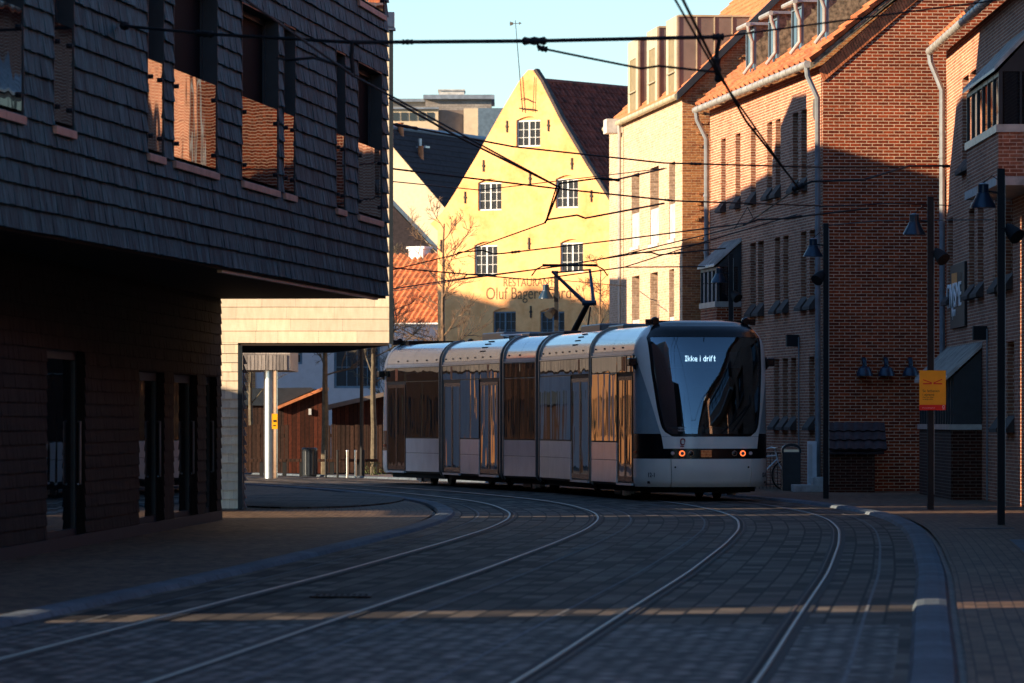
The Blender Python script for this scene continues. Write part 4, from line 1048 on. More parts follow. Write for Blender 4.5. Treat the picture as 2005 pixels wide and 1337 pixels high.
# bin, cabinet, steps and bicycle at the foot of the brick house
Yb = 128.6
t = thing('litter_bin', 'black street litter bin with an arched hood beside the bicycle', 'bin', (PX(1549, Yb), Yb, 0))
Wb = 36/F*Yb; Hb = PZ(868, Yb)
m = MB(); m.prism([(-Wb/2, 0), (Wb/2, 0), (Wb/2, Hb*.82), (-Wb/2, Hb*.82)], -.2, .2); o = m.build('body', 'bin_black', t, bevel=.02)
m = MB(); n = 10; arc = [(Wb*.53*math.cos(math.pi*i/n), Hb*.86+Hb*.14*math.sin(math.pi*i/n)) for i in range(n+1)]; arc2 = [(Wb*.42*math.cos(math.pi*i/n), Hb*.86+Hb*.08*math.sin(math.pi*i/n)) for i in range(n+1)]
m.prism(arc + list(reversed(arc2)), -.21, .21); m.box(-Wb*.53, -Wb*.42, -.21, .21, Hb*.8, Hb*.86); m.box(Wb*.42, Wb*.53, -.21, .21, Hb*.8, Hb*.86); m.build('hood', 'bin_black', t)
m = MB(); m.box(-Wb*.4, Wb*.4, -.15, .15, Hb*.825, Hb*.87); m.build('liner', 'steel', t)
Yc = 127.9
t = thing('service_cabinet', 'white service cabinet between the black bin and the downpipe', 'cabinet', (PX(1590, Yc), Yc, PZ(940, Yc)*0))
m = MB(); m.box(-.1, .1, -.12, .18, .1, PZ(864, Yc)); m.build('body', 'cabinet_white', t, bevel=.01)
m = MB(); m.box(-.09, .0, -.13, -.121, .2, PZ(870, Yc)); m.build('door', 'frame_white', t)
t = thing('stone_steps', 'low stone steps at the foot of the white cabinet', 'steps', (PX(1575, 127), 127, 0))
m = MB(); m.box(-.25, .5, -.3, 1.0, 0, .17); m.build('lower_step', 'concrete_pale', t, bevel=.01)
m = MB(); m.box(.18, .5, -.1, 1.0, .171, .34); m.build('upper_step', 'concrete_pale', t, bevel=.01)
t = thing('bicycle', 'white bicycle leaning behind the black bin, half hidden by the tram', 'bicycle', (PX(1508, 131), 131.0, 0), R(15))
def wheel(x):
    m = MB(); n = 28; r = .34
    m.tube([(x+r*math.cos(2*math.pi*i/n), 0, r+r*math.sin(2*math.pi*i/n)) for i in range(n+1)], .018, 6, cap=False); w_ = m.build('wheel', 'rubber', t)
    m = MB(); m.tube([(x+(r-.025)*math.cos(2*math.pi*i/n), 0, r+(r-.025)*math.sin(2*math.pi*i/n)) for i in range(n+1)], .009, 5, cap=False); m.build('rim', 'steel', w_)
    m = MB()
    for i in range(14):
        a = 2*math.pi*i/14; m.tube([(x, 0, r), (x+(r-.03)*math.cos(a), 0, r+(r-.03)*math.sin(a))], .002, 3, cap=False)
    m.build('spokes', 'steel', w_)
wheel(.38); wheel(-.66)
m = MB()
for a, b in (((-.66, 0, .34), (-.3, 0, .28)), ((-.3, 0, .28), (-.42, 0, .82)), ((-.66, 0, .34), (-.4, 0, .76)), ((-.3, 0, .28), (.17, 0, .72)), ((-.4, 0, .76), (.15, 0, .80)), ((.13, 0, .88), (.2, 0, .62)), ((.2, 0, .62), (.38, 0, .34))): m.tube([a, b], .017, 8)
m.build('frame', 'bike_white', t)
m = MB(); m.tube([(-.52, 0, .87), (-.42, 0, .89), (-.26, 0, .86)], [.07, .05, .02], 8); m.tube([(-.42, 0, .82), (-.42, 0, .88)], .012, 6); m.build('saddle', 'sign_black', t, smooth=True)
m = MB(); m.tube([(.0, -.28, .95), (.1, -.22, .99), (.12, 0, .97), (.1, .22, .99), (.0, .28, .95)], .012, 6); m.tube([(.12, 0, .86), (.12, 0, .97)], .012, 6); m.build('handlebar', 'steel', t)
t = thing('iron_railing', 'black iron railing behind the bicycle', 'railing', (PX(1500, 132), 132.3, 0))
m = MB()
for i in range(14): m.tube([(i*.085-.4, 0, 0), (i*.085-.4, 0, .85)], .01, 5)
m.tube([(-.4, 0, .85), (.72, 0, .85)], .014, 5); m.tube([(-.4, 0, .12), (.72, 0, .12)], .014, 5); m.build('bars', 'black_iron', t)
# ------------------------------------------------------------------ the tram
def lerp_tab(tab, z):
    if z <= tab[0][0]: return tab[0][1]
    for (a, b), (c, d) in zip(tab, tab[1:]):
        if z <= c: return b + (d-b)*(z-a)/(c-a)
    return tab[-1][1]
HW = lambda z: lerp_tab([(.28, 1.29), (.4, 1.325), (2.95, 1.325), (3.1, 1.31), (3.25, 1.25), (3.4, 1.15), (3.5, 1.04), (3.58, .85), (3.62, .5)], z)
LN = lambda z: lerp_tab([(.28, 1.34), (.34, 1.42), (.6, 1.5), (1.1, 1.5), (1.5, 1.45), (2.0, 1.35), (2.5, 1.22), (3.0, 1.04), (3.25, .92), (3.4, .8), (3.5, .64), (3.58, .4), (3.62, .1)], z)
HW0, LN0 = HW, LN
def smooth_tab(f, z):
    w = max(0, min(.22, (z-.62)*.6, (3.30-z)*.6))
    return sum(f(z+w*k/4) for k in range(-4, 5))/9
HW = lambda z: smooth_tab(HW0, z)
LN = lambda z: smooth_tab(LN0, z)
NE = 2.7
def nose_pt(th, z, y0, off=0):
    s, c = math.sin(th), math.cos(th)
    return ((HW(z)+off)*math.copysign(abs(s)**(2/NE), s), y0 + (LN(z)+off)*abs(c)**(2/NE), z)
def th_of(u, z):
    f = max(-1, min(1, u/HW(z))); return math.copysign(math.asin(abs(f)**(NE/2)), f)
def th_back(side, frac):      # frac of nose length forward of y0
    return side*math.acos(max(0, min(1, frac))**(NE/2))
H2_ = math.pi/2
def npanel(name, mat, parent, y0, tl, tr, z0, z1, nz=8, nx=14, off=0, smooth=True, back=True):
    """panel on the nose between angle functions tl(z), tr(z)."""
    m = MB(); g = []
    for k in range(2 if back else 1):
        o = off - (.03 if k else 0)
        rows = []
        for i in range(nz+1):
            z = z0 + (z1-z0)*i/nz; a, b = tl(z), tr(z); row = []
            for j in range(nx+1):
                row.append(len(m.v)); m.v.append(nose_pt(a+(b-a)*j/nx, z, y0, o))
            rows.append(row)
        g.append(rows)
    for i in range(nz):
        for j in range(nx):
            q = (g[0][i][j], g[0][i+1][j], g[0][i+1][j+1], g[0][i][j+1]); m.f.append(q)
            if back: m.f.append(tuple(reversed((g[1][i][j], g[1][i+1][j], g[1][i+1][j+1], g[1][i][j+1]))))
    if back:
        for i in range(nz):
            m.f.append((g[0][i][0], g[1][i][0], g[1][i+1][0], g[0][i+1][0])); m.f.append((g[0][i][nx], g[0][i+1][nx], g[1][i+1][nx], g[1][i][nx]))
        for j in range(nx):
            m.f.append((g[0][0][j], g[0][0][j+1], g[1][0][j+1], g[1][0][j])); m.f.append((g[0][nz][j], g[1][nz][j], g[1][nz][j+1], g[0][nz][j+1]))
    return m.build(name, mat, parent, smooth=smooth)
def roofprof():
    # fairing from the side top to the roof, (x, z)
    P = []
    for i in range(9):
        a = i/8*math.pi/2; P.append((.78 + .53*math.cos(a), 3.02 + .50*math.sin(a)))
    return P
DOT = {'I': ['111','010','010','010','010','010','111'], 'k': ['1000','1000','1001','1010','1100','1010','1001'], 'e': ['0000','0000','0110','1001','1111','1000','0111'],
       'i': ['1','0','1','1','1','1','1'], 'd': ['0001','0001','0111','1001','1001','1001','0111'], 'r': ['000','000','101','110','100','100','100'], 'f': ['011','100','110','100','100','100','100'], 't': ['010','010','111','010','010','010','011'], ' ': ['00']*7}
def side_panels(par, y0, y1, splits, names, zs, mat, off=.012, gap=.012, name='panel'):
    for s in (-1, 1):
        m = MB()
        for a, b in zip(splits, splits[1:]):
            for z0, z1 in zip(zs, zs[1:]):
                ya, yb = y0+(y1-y0)*a+gap/2, y0+(y1-y0)*b-gap/2
                xa, xb = s*(1.325-.02), s*(1.325+off)
                m.box(min(xa, xb), max(xa, xb), ya, yb, z0+gap/2, z1-gap/2)
        m.build(name, mat, par, bevel=.004)
def carriage(root, L, kind, doors, wins, orange, y_off, rot, bogie, end=False):
    """one tram section; local y runs forward; doors, wins: lists of (from, to) as fractions."""
    c = MB()
    p = [(-1.28, .30), (1.28, .30), (1.315, .45), (1.315, 2.98), (.80, 3.44), (-.80, 3.44), (-1.315, 2.98), (-1.315, .45)]
    c.prism(p, 0, L)
    body = c.build('carriage', 'tram_dark', root)
    m = MB(); m.box(-1.18, 1.18, .05, L-.05, .18, .298); m.build('underframe', 'gap_dark', body)
    for s in (-1, 1):
        m = MB(); P = roofprof(); n = max(2, int(round(L/2.4)))
        for k in range(n):
            ya, yb = L*k/n+.008, L*(k+1)/n-.008; b0 = len(m.v); K = len(P)
            for (x, z) in P: m.v += [(s*x, ya, z), (s*x, yb, z)]
            for i in range(K-1):
                q = (b0+2*i, b0+2*i+1, b0+2*i+3, b0+2*i+2); m.f.append(q if s < 0 else tuple(reversed(q)))
        fa = m.build('roof_fairing', 'tram_roof', body, smooth=True)
        m = MB(); m.box(min(s*1.30, s*1.322), max(s*1.30, s*1.322), .0, L, 2.955, 3.015); m.box(min(s*1.31, s*1.345), max(s*1.31, s*1.345), .0, L, 2.925, 2.95); m.build('rain_rail', 'tram_silver', fa)
        m = MB()
        for k in range(int(L/1.0)):
            y = .35 + k*1.0; m.box(min(s*1.300, s*1.318), max(s*1.300, s*1.318), y, y+.10, 3.07, 3.10)
        if kind == 'long':
            for i in range(5):
                for j in range(4):
                    a = (.22+.13*j); x = s*(.783+.53*math.cos(a*math.pi/2+.05)); z = 3.023+.50*math.sin(a*math.pi/2+.05)
                    y = L*(.62)+i*.15; m.box(min(x, x-s*.02), max(x, x-s*.02), y, y+.09, z-.028, z+.022)
        m.build('roof_vents', 'gap_dark', fa)
    # dark header band
    side_panels(body, 0, L, [0] + sorted(set([round(a, 3) for w_ in wins for a in w_] + [round(a, 3) for d in doors for a in d] + [1])) if not (0 in [w_[0] for w_ in wins]) else sorted(set([0.0] + [a for w_ in wins for a in w_] + [a for d in doors for a in d] + [1.0])), None, [2.58, 2.92], 'tram_glass', .010, .01, 'header_band')
    for (a, b) in wins:
        n = max(1, int(round((b-a)*L/1.55)))
        side_panels(body, L*a, L*b, [i/n for i in range(n+1)], None, [1.18, 2.575], 'tram_glass', .014, .014, 'window')
        side_panels(body, L*a, L*b, [i/n for i in range(n+1)], None, [.34, .80, 1.165], 'tram_silver', .014, .010, 'lower_panel')
    for (a, b) in doors:
        for s in (-1, 1):
            ya, yb = L*a+.02, L*b-.02; ym = (ya+yb)/2
            m = MB(); x0, x1 = sorted((s*1.30, s*1.328))
            for (q0, q1) in ((ya, ym-.012), (ym+.012, yb)):
                m.box(x0, x1, q0, q0+.07, .38, 2.50); m.box(x0, x1, q1-.07, q1, .38, 2.50); m.box(x0, x1, q0+.07, q1-.07, .38, .48); m.box(x0, x1, q0+.07, q1-.07, 2.42, 2.50)
            dr = m.build('door', 'tram_black', body)
            m = MB(); x0, x1 = sorted((s*1.30, s*1.320))
            for (q0, q1) in ((ya, ym-.012), (ym+.012, yb)): m.box(x0, x1, q0+.06, q1-.06, .47, 2.43)
            m.build('door_glass', 'tram_glass', body)
            m = MB(); x0, x1 = sorted((s*1.3, s*1.36)); m.box(x0, x1, ya, yb, .30, .345); m.build('door_step', 'tram_silver', body)
    for f in orange:
        for s in (-1, 1):
            m = MB(); x0, x1 = sorted((s*1.30, s*1.337)); m.box(x0, x1, L*f-.13, L*f+.13, 2.60, 2.90)
            m.build('door_marker', 'orange', body)
    # roof equipment
    if kind == 'long':
        m = MB(); m.box(-.6, .6, L*.18, L*.55, 3.45, 3.70); m.box(-.5, .5, L*.62, L*.9, 3.45, 3.64); m.build('roof_equipment', 'tram_portal', body, bevel=.03)
    if kind == 'short':
        m = MB(); m.box(-.6, .6, .3, L-.3, 3.45, 3.62); m.build('roof_equipment', 'tram_dark', body, bevel=.03)
    if bogie is not None:
        m = MB(); yc = bogie
        for s in (-1, 1):
            m.box(min(s*1.0, s*1.12), max(s*1.0, s*1.12), yc-1.2, yc+1.2, .24, .36)
            m.box(min(s*.95, s*1.15), max(s*.95, s*1.15), yc-.35, yc+.35, .10, .3)
        m.box(-1.05, 1.05, yc-.2, yc+.2, .2, .34)
        bo = m.build('bogie', 'tram_dark', body)
        for s in (-1, 1):
            for dy in (-.9, .9):
                m = MB(); m.lathe((s*.74, yc+dy, .31), [(.29, -.06), (.30, -.05), (.30, .05), (.27, .06)], 20, axis='x'); m.build('wheel', 'rail_rust', body)
        for s in (-1, 1):
            m = MB(); m.box(min(s*1.02, s*1.16), max(s*1.02, s*1.16), yc+.55, yc+.8, .08, .3); m.box(min(s*1.02, s*1.14), max(s*1.02, s*1.14), yc+.7, yc+1.15, .12, .34)
            m.build('bogie_damper', 'zinc', body)
    return body
def cab(body, y0, destination=True):
    """cab nose forward of y0 on the carriage body"""
    outer = lambda z: lerp_tab([(1.05, .95), (1.29, .98), (1.57, 1.05), (1.89, 1.12), (2.3, 1.21), (2.59, 1.27), (2.8, 1.31), (3.0, 1.325)], z)
    def inner(z):
        b = lerp_tab([(1.29, .93), (1.57, 1.0), (1.89, 1.05), (2.59, 1.12), (3.27, 1.15), (3.5, 1.0)], z)
        if z < 1.5: b = b - .17*(1 - math.sqrt(max(0, 1-((1.5-z)/.21)**2)))
        return min(b, HW(z)-.0)
    A = []
    full = (lambda z: -H2_, lambda z: H2_)
    # bumper in three pieces
    cu = lambda z: .80 + .04*(z-.28)
    npanel('bumper', 'tram_white', body, y0, lambda z: th_of(-cu(z)+.008, z), lambda z: th_of(cu(z)-.008, z), .285, .845, 8, 20)
    for s in (-1, 1):
        npanel('bumper_corner', 'tram_white', body, y0, *( (lambda z: -H2_, lambda z: th_of(-cu(z)-.008, z)) if s < 0 else (lambda z: th_of(cu(z)+.008, z), lambda z: H2_)), .285, .845, 8, 14)
    npanel('headlight_band', 'tram_black', body, y0, lambda z: th_of(-.955, z), lambda z: th_of(.955, z), .855, 1.045, 3, 20, -.004)
    for s in (-1, 1):
        oa = lambda z: th_of(outer(max(z, 1.05)) + .004, z)
        if s < 0: f0, f1 = (lambda z: -H2_), (lambda z: -oa(z))
        else: f0, f1 = (lambda z: oa(z)), (lambda z: H2_)
        npanel('side_valance', 'tram_black', body, y0, f0, f1, .855, 1.34, 6, 10, -.004)
        npanel('cab_side_window', 'cab_glass_sky', body, y0, f0, f1, 1.345, 2.72, 12, 10, -.003)
        if s < 0: f0, f1 = (lambda z: -H2_), (lambda z: -th_of(inner(z), z))
        else: f0, f1 = (lambda z: th_of(inner(z), z)), (lambda z: H2_)
        # white pillar, outer edge reaches the roof shoulder
        def po_(z): return H2_ if z > 2.98 else th_of(outer(z), z)
        if s < 0: g0, g1 = (lambda z: -po_(z)), (lambda z: -th_of(inner(z), z))
        else: g0, g1 = (lambda z: th_of(inner(z), z)), (lambda z: po_(z))
        npanel('pillar', 'tram_white', body, y0, g0, g1, 1.29, 3.52, 28, 6, .004)
        # dark zone beside the mirror
        ob = lambda z: th_of(outer(z)+.004, z)
        if s < 0: f0, f1 = (lambda z: -H2_), (lambda z: -ob(z))
        else: f0, f1 = (lambda z: ob(z)), (lambda z: H2_)
        npanel('window_head', 'tram_black', body, y0, f0, f1, 2.725, 2.975, 3, 8, -.003)
        # frit ring
        fr_ = lambda z: max(.05, inner(z)-.055)
        if s < 0: h0, h1 = (lambda z: -th_of(inner(z)-.003, z)), (lambda z: -th_of(fr_(z), z))
        else: h0, h1 = (lambda z: th_of(fr_(z), z)), (lambda z: th_of(inner(z)-.003, z))
        npanel('windshield_edge', 'tram_black', body, y0, h0, h1, 1.295, 3.27, 24, 3, .006)
    npanel('chin', 'tram_white', body, y0, lambda z: th_of(-outer(z), z), lambda z: th_of(outer(z), z), 1.05, 1.285, 3, 20, .003)
    npanel('windshield_edge', 'tram_black', body, y0, lambda z: th_of(-inner(z)+.06, z), lambda z: th_of(inner(z)-.06, z), 1.292, 1.345, 2, 18, .006)
    npanel('brow', 'tram_black', body, y0, lambda z: -th_of(inner(z)-.004, z), lambda z: th_of(inner(z)-.004, z), 3.275, 3.52, 6, 20, .008)
    npanel('roof_cap', 'tram_black', body, y0, lambda z: -H2_, lambda z: H2_, 3.52, 3.62, 6, 20, .002)
    npanel('windshield', 'windshield', body, y0, lambda z: -th_of(inner(z)-.045, z), lambda z: th_of(inner(z)-.045, z), 1.34, 3.272, 24, 24, .001, back=False)
    m = MB(); m.prism([(-1.05, y0), (1.05, y0), (.95, y0+.6), (.7, y0+.95), (-.7, y0+.95), (-.95, y0+.6)], .17, .30, axis='z'); m.build('front_underframe', 'gap_dark', body)
    m = MB(); m.box(-.9, .9, y0-.6, y0+.1, 3.35, 3.615); m.build('cab_roof', 'tram_black', body)
    # interior
    m = MB(); m.box(-1.2, 1.2, y0-.02, y0, .35, 3.25); m.build('cab_bulkhead', 'tram_dark', body)
    m = MB(); m.box(-1.2, 1.2, y0+.01, y0+.9, .35, .4); m.build('cab_floor', 'tram_dark', body)
    m = MB(); m.prism([(y0+.35, 1.30), (y0+.75, 1.48), (y0+1.22, 1.44), (y0+1.22, 1.0), (y0+.35, 1.0)], -.78, .78, axis='x'); m.build('dashboard', 'tram_portal', body, bevel=.03)
    m = MB(); m.box(-.25, .25, y0+.12, y0+.22, 1.2, 2.05); m.box(-.14, .14, y0+.11, y0+.2, 2.06, 2.3); m.build('driver_seat', 'sign_black', body, bevel=.05)
    m = MB(); m.box(-.72, .72, y0+.60, y0+.68, 2.66, 2.98); m.build('display_box', 'frame_blue', body)
    if destination:
        m = MB(); ds = .0138; x = -.46; zt = 2.895
        X = []; word = 'Ikke i drift'
        wtot = sum(len(DOT[ch][0])+1 for ch in word)*ds; x = -wtot/2 - .08
        xx = x
        for ch in word:
            g = DOT[ch]
            for r_, row in enumerate(g):
                for c_, b_ in enumerate(row):
                    if b_ == '1': X.append((xx + (len(g[0])-1-c_)*ds*0 + c_*ds, zt - r_*ds*1.15))
            xx += (len(g[0])+1)*ds
        # seen from the front the x axis is mirrored: local +x is the viewer's left, so flip
        for (a, z) in X: m.box(-a-ds*.45, -a+ds*.45, y0+.682, y0+.688, z-ds*.5, z+ds*.5)
        m.build('destination_text', 'led', body)
    # lights
    for s in (-1, 1):
        for (u, r_, mt, nm_) in ((.79, .036, 'frame_white', 'position_light'), (.615, .058, 'lamp_ring', 'headlight'), (.44, .046, 'win_glass', 'projector_light')):
            uu = s*u; p_ = nose_pt(th_of(uu, .955), .955, y0, .0)
            m = MB(); m.lathe(p_, [(r_, -.02), (r_, .018), (r_*.8, .024)], 20, axis='y'); h = m.build(nm_, mt, body, smooth=True)
            if nm_ == 'headlight':
                m = MB(); m.lathe(p_, [(r_*.62, -.01), (r_*.62, .026), (r_*.4, .03)], 16, axis='y'); m.build('lamp_core', 'pipe_grey', body)
            if nm_ == 'projector_light':
                m = MB(); m.lathe(p_, [(r_*1.15, -.02), (r_*1.15, .012)], 18, axis='y'); m.build('bezel', 'steel', body)
        p_ = nose_pt(s*H2_*.97, .98, y0, .0); m = MB(); m.box(p_[0]-.02, p_[0]+.02, p_[1]-.02, p_[1]+.10, .95, 1.0); m.build('side_marker', 'orange', body)
        # roof lamp and horn
        m = MB(); m.lathe((s*.93, y0+.25, 3.60), [(.085, -.06), (.09, .0), (.07, .05)], 14, axis='y'); m.box(min(s*1.0, s*1.12), max(s*1.0, s*1.12), y0+.2, y0+.28, 3.52, 3.64); m.box(s*.93-.04, s*.93+.04, y0+.1, y0+.3, 3.44, 3.55); m.build('roof_lamp', 'tram_black', body)
        # camera pod
        m = MB(); px_ = s*1.33; m.box(min(px_, px_+s*.16), max(px_, px_+s*.16), y0+.15, y0+.42, 2.70, 2.86); m.prism([(px_, 2.62), (px_+s*.06, 2.70), (px_, 2.9)], y0+.18, y0+.36); m.build('camera_pod', 'tram_black', body, bevel=.02)
        # bumper details
        p_ = nose_pt(th_of(s*.74, .68), .68, y0, .0); m = MB(); m.lathe(p_, [(.020, -.02), (.020, .006)], 12, axis='y')
        p_ = nose_pt(th_of(s*.8, .52), .52, y0); m.build('bumper_hole', 'gap_dark', body)
    sx = MB(); p_ = nose_pt(th_of(-.0, .955), .955, y0); sx.box(-.0+.02, .26, p_[1]-.01, p_[1]+.010, .87, 1.03); sx.build('sensor_window', 'win_glass', body, bevel=.01)
    # wiper
    q0 = nose_pt(th_of(-.18, 1.36), 1.36, y0, .03); q1 = nose_pt(th_of(-.74, 1.90), 1.90, y0, .05); q2 = nose_pt(th_of(-.46, 1.46), 1.46, y0, .03)
    m = MB(); m.tube([q0, q1], .014, 6); a = nose_pt(th_of(-.40, 1.40), 1.40, y0, .02); b = nose_pt(th_of(-.80, 1.92), 1.92, y0, .02)
    mid = nose_pt(th_of(-.62, 1.68), 1.68, y0, .02); m.tube([a, mid, b], .012, 5); m.build('wiper', 'gap_dark', body)
    return
def text_on_nose(body, s, size, mat, u, z, y0, name='number'):
    p_ = nose_pt(th_of(u, z), z, y0, .0)
    th = th_of(u, z); q = nose_pt(th+.02, z, y0); n = nose_pt(th-.02, z, y0); ang = math.atan2(q[1]-n[1], q[0]-n[0])
    o = text_obj(name, s, size, mat, body, (p_[0], p_[1]+.0, z), (R(90), 0, ang + math.pi), ext=.004, align='CENTER')
    nx, ny = -math.sin(ang), math.cos(ang)
    if ny < 0: nx, ny = -nx, -ny
    o.location = (p_[0]+nx*.008, p_[1]+ny*.008, z)
    return o

# joint points of the tram on the photo: left side edge (px, Y)
edge = [(1240, 114.2), (1158, 118.75), (1155, 119.2), (1057, 126.6), (1050, 127.1), (987, 130.0), (980, 130.45), (866, 138.1), (861, 138.6), (757, 144.0)]
E = [Vector((PX(a, b), b)) for a, b in edge]
tram = thing('tram', 'white and black light rail tram of five sections, taking the curve', 'tram', (E[0].x+1.3, E[0].y, 0))
bpy.context.view_layer.update()
def section(i):      # front edge point, rear edge point
    f, r = E[2*i], E[2*i+1]; d = (f-r); L = d.length; d.normalize(); rt = Vector((-d.y, d.x)) # forward d; camera-side edge
    return f, r, d, L
specs = [('cab', [(.64, .98)], [(0.01, .62)], [.80], 2.0), ('long', [(.645, .98)], [(.01, .64)], [.80], None), ('short', [], [(.01, .99)], [], 1.45), ('long', [(.03, .32), (.66, .96)], [(.33, .65)], [.17, .80], None), ('cab', [(.64, .98)], [(0.01, .62)], [.80], 2.0)]
TP = Vector((tram.location.x, tram.location.y))
for i, (kind, doors, wins_, oran, bog) in enumerate(specs):
    f, r, d, L = section(i)
    # the tram looks towards the camera: forward = d (pointing to -Y); its right-hand side is the photo's left
    # local axes: y = forward; x = y rotated -90 deg
    yv = d; xv = Vector((yv.y, -yv.x))          # right of the driver = photo's left
    left_edge_is_x = 1.325
    rear = r - xv*1.325; 
    if i == 4:
        # rear section: mirrored, nose pointing away
        front = f - xv*1.325; yv2 = -d; 
        org = front; ang = math.atan2(-yv2.x, yv2.y)
    else:
        org = rear; ang = math.atan2(-yv.x, yv.y)
    body = carriage(tram, L, kind, doors, wins_, oran, 0, 0, bog)
    body.location = (org.x-TP.x, org.y-TP.y, 0); body.rotation_euler.z = ang
    if kind == 'cab':
        cab(body, L, True)
        for s in (-1, 1): text_on_nose(body, '12-1', .13, 'frame_dark', s*1.14, .48, L)
        text_obj('small_lettering', 'odense\nletbane', .055, 'sign_white', body, (.70, nose_pt(th_of(.62, 1.44), 1.44, L)[1]+.03, 1.45), (R(90), 0, math.pi), ext=.001)
        m = MB(); n = 24; cz = 1.185; cu_ = .60; yy = nose_pt(th_of(.6, 1.185), 1.185, L)[1]
        for k in range(n):
            a, b = 2*math.pi*k/n, 2*math.pi*(k+1)/n
            sq = lambda t, rx, rz: (cu_+rx*math.copysign(abs(math.cos(t))**.7, math.cos(t)), cz+rz*math.copysign(abs(math.sin(t))**.7, math.sin(t)))
            p1, p2, p3, p4 = sq(a, .032, .046), sq(b, .032, .046), sq(b, .052, .068), sq(a, .052, .068)
            m.prism([p1, p2, p3, p4], yy+.003, yy+.016)
        m.box(cu_-.05, cu_+.05, yy+.003, yy+.016, cz-.098, cz-.080); m.build('emblem', 'logo_red', body)
        if i == 0: front_body = body
# gangway bellows
for i in range(4):
    a, b = E[2*i+1], E[2*i+2]; d = (a-b).normalized(); xv = Vector((d.y, -d.x)); mid = (a+b)/2
    c = mid - xv*1.325; L = (a-b).length
    m = MB(); out = [(-1.28, .25), (1.28, .25), (1.30, .4), (1.30, 2.95), (1.2, 3.3), (.85, 3.5), (-.85, 3.5), (-1.2, 3.3), (-1.30, 2.95), (-1.30, .4)]
    m.prism(out, -L/2-.04, L/2+.04); o = m.build('gangway', 'rubber', tram); o.location = (c.x-TP.x, c.y-TP.y, 0); o.rotation_euler.z = math.atan2(-d.x, d.y)
    for s in (-1, 1):
        m = MB(); P = [(1.30, .28), (1.35, .40), (1.35, 2.98)] + [(.80+.55*math.cos(k/6*math.pi/2), 3.0+.56*math.sin(k/6*math.pi/2)) for k in range(1, 7)] 
        yy = s*(L/2-.03)
        Q = P + [(x-.07, z-.04) for x, z in reversed(P)]
        m.prism(Q, yy-.055, yy+.055); Q2 = [(-x, z) for x, z in reversed(Q)]; m.prism(Q2, yy-.055, yy+.055)
        m.build('portal_frame', 'tram_portal', o)
# pantograph
pg = MB(); bz = 3.45
K = Vector(PT(1152, 593, 127.4)); HdL = Vector(PT(1045, 531, 128.6)); HdR = Vector(PT(1190, 531, 128.6)); Bs = Vector(PT(1124, 648, 129.6))
def tl_(p): return (p[0]-TP.x, p[1]-TP.y, p[2])
pg.tube([tl_(Bs), tl_(K)], [.075, .06], 8)
pgo = pg.build('pantograph', 'black_metal', tram, smooth=True)
pg = MB()
a1 = Vector(PT(1082, 532, 128.6)); a2 = Vector(PT(1155, 528, 128.6))
pg.tube([tl_(K + Vector((-.07, 0, 0))), tl_(a1)], [.05, .035], 8); pg.tube([tl_(K + Vector((.12, 0, 0))), tl_(a2)], [.045, .03], 8); pg.tube([tl_(K+Vector((-.14, 0, .0))), tl_(K+Vector((.18, 0, 0)))], .06, 8)
pg.tube([tl_(Bs+Vector((.3, 0, 0))), tl_(K+Vector((.05, .1, -.1)))], .02, 5); pg.tube([tl_(a1+Vector((0, 0, -.02))), tl_(a2+Vector((0, 0, -.0)))], .02, 5)
pg.build('upper_arm', 'lamp_blue', pgo, smooth=True)
pg = MB()
for dy in (-.18, .18):
    c = []
    for px, py in ((1041, 540), (1050, 527), (1062, 521), (1115, 519), (1170, 521), (1181, 527), (1190, 540)): c.append(tl_(Vector(PT(px, py, 128.6+dy)) ))
    pg.tube(c, .017, 6)
pg.tube([tl_(PT(1062, 519, 128.42)), tl_(PT(1170, 519, 128.42))], .03, 6); pg.build('collector_head', 'black_metal', pgo)
m = MB(); bxs = tl_(PT(1140, 650, 128.5)); m.box(bxs[0]-.7, bxs[0]+.5, bxs[1]-.6, bxs[1]+.6, 3.45, 3.56); m.build('pantograph_base', 'tram_portal', pgo)
# antenna dish on the roof
p_ = tl_(PT(1001, 653, 131.2)); m = MB(); m.lathe((p_[0], p_[1], p_[2]-.1), [(.05, -.22), (.05, .02), (.26, .06), (.24, .09)], 16); m.build('roof_antenna', 'tram_white', tram, smooth=True)

# ------------------------------------------------------------------ overhead wires
def wire(label, pts, r=.012, name='overhead_wire', fittings=(), sag=0, mat='black_metal', group='overhead wires'):
    P = [Vector(p) for p in pts]
    Q = []
    for a, b in zip(P, P[1:]):
        for k in range(9): 
            f = k/8; v = a.lerp(b, f); v.z -= sag*4*f*(1-f); Q.append(v)
    o0 = P[0]
    t = thing(name, label, 'wire', tuple(o0), 0, group)
    m = MB(); m.tube([tuple(v-o0) for v in Q], r, 6); m.build('cable', mat, t)
    for (f, L, rr_) in fittings:
        i = min(len(P)-2, int(f)); a, b = P[i], P[i+1]; c = a.lerp(b, f-i); c.z -= sag*4*(f-i)*(1-f+i); d = (b-a).normalized()
        m = MB(); n = 6
        m.tube([tuple(c-o0-d*L/2), tuple(c-o0-d*L*.4), tuple(c-o0-d*L*.2), tuple(c-o0), tuple(c-o0+d*L*.2), tuple(c-o0+d*L*.4), tuple(c-o0+d*L/2)], [rr_*.5, rr_, rr_*.7, rr_, rr_*.7, rr_, rr_*.5], 8)
        m.build('insulator', mat, t)
    return t
Yn = 57.0
w1 = wire('thick black support tube with clamps crossing the sky before the yellow gable', [PT(690, 83, Yn), PT(1050, 80, Yn), PT(1410, 72, Yn)], .022, 'support_tube', [(.99, .25, .045), (.3, .12, .03), (1.99, .12, .04)])
wire('thin brace wire just above the thick support tube', [PT(600, 78, Yn+3), PT(835, 83, Yn), PT(1050, 78, Yn)], .008)
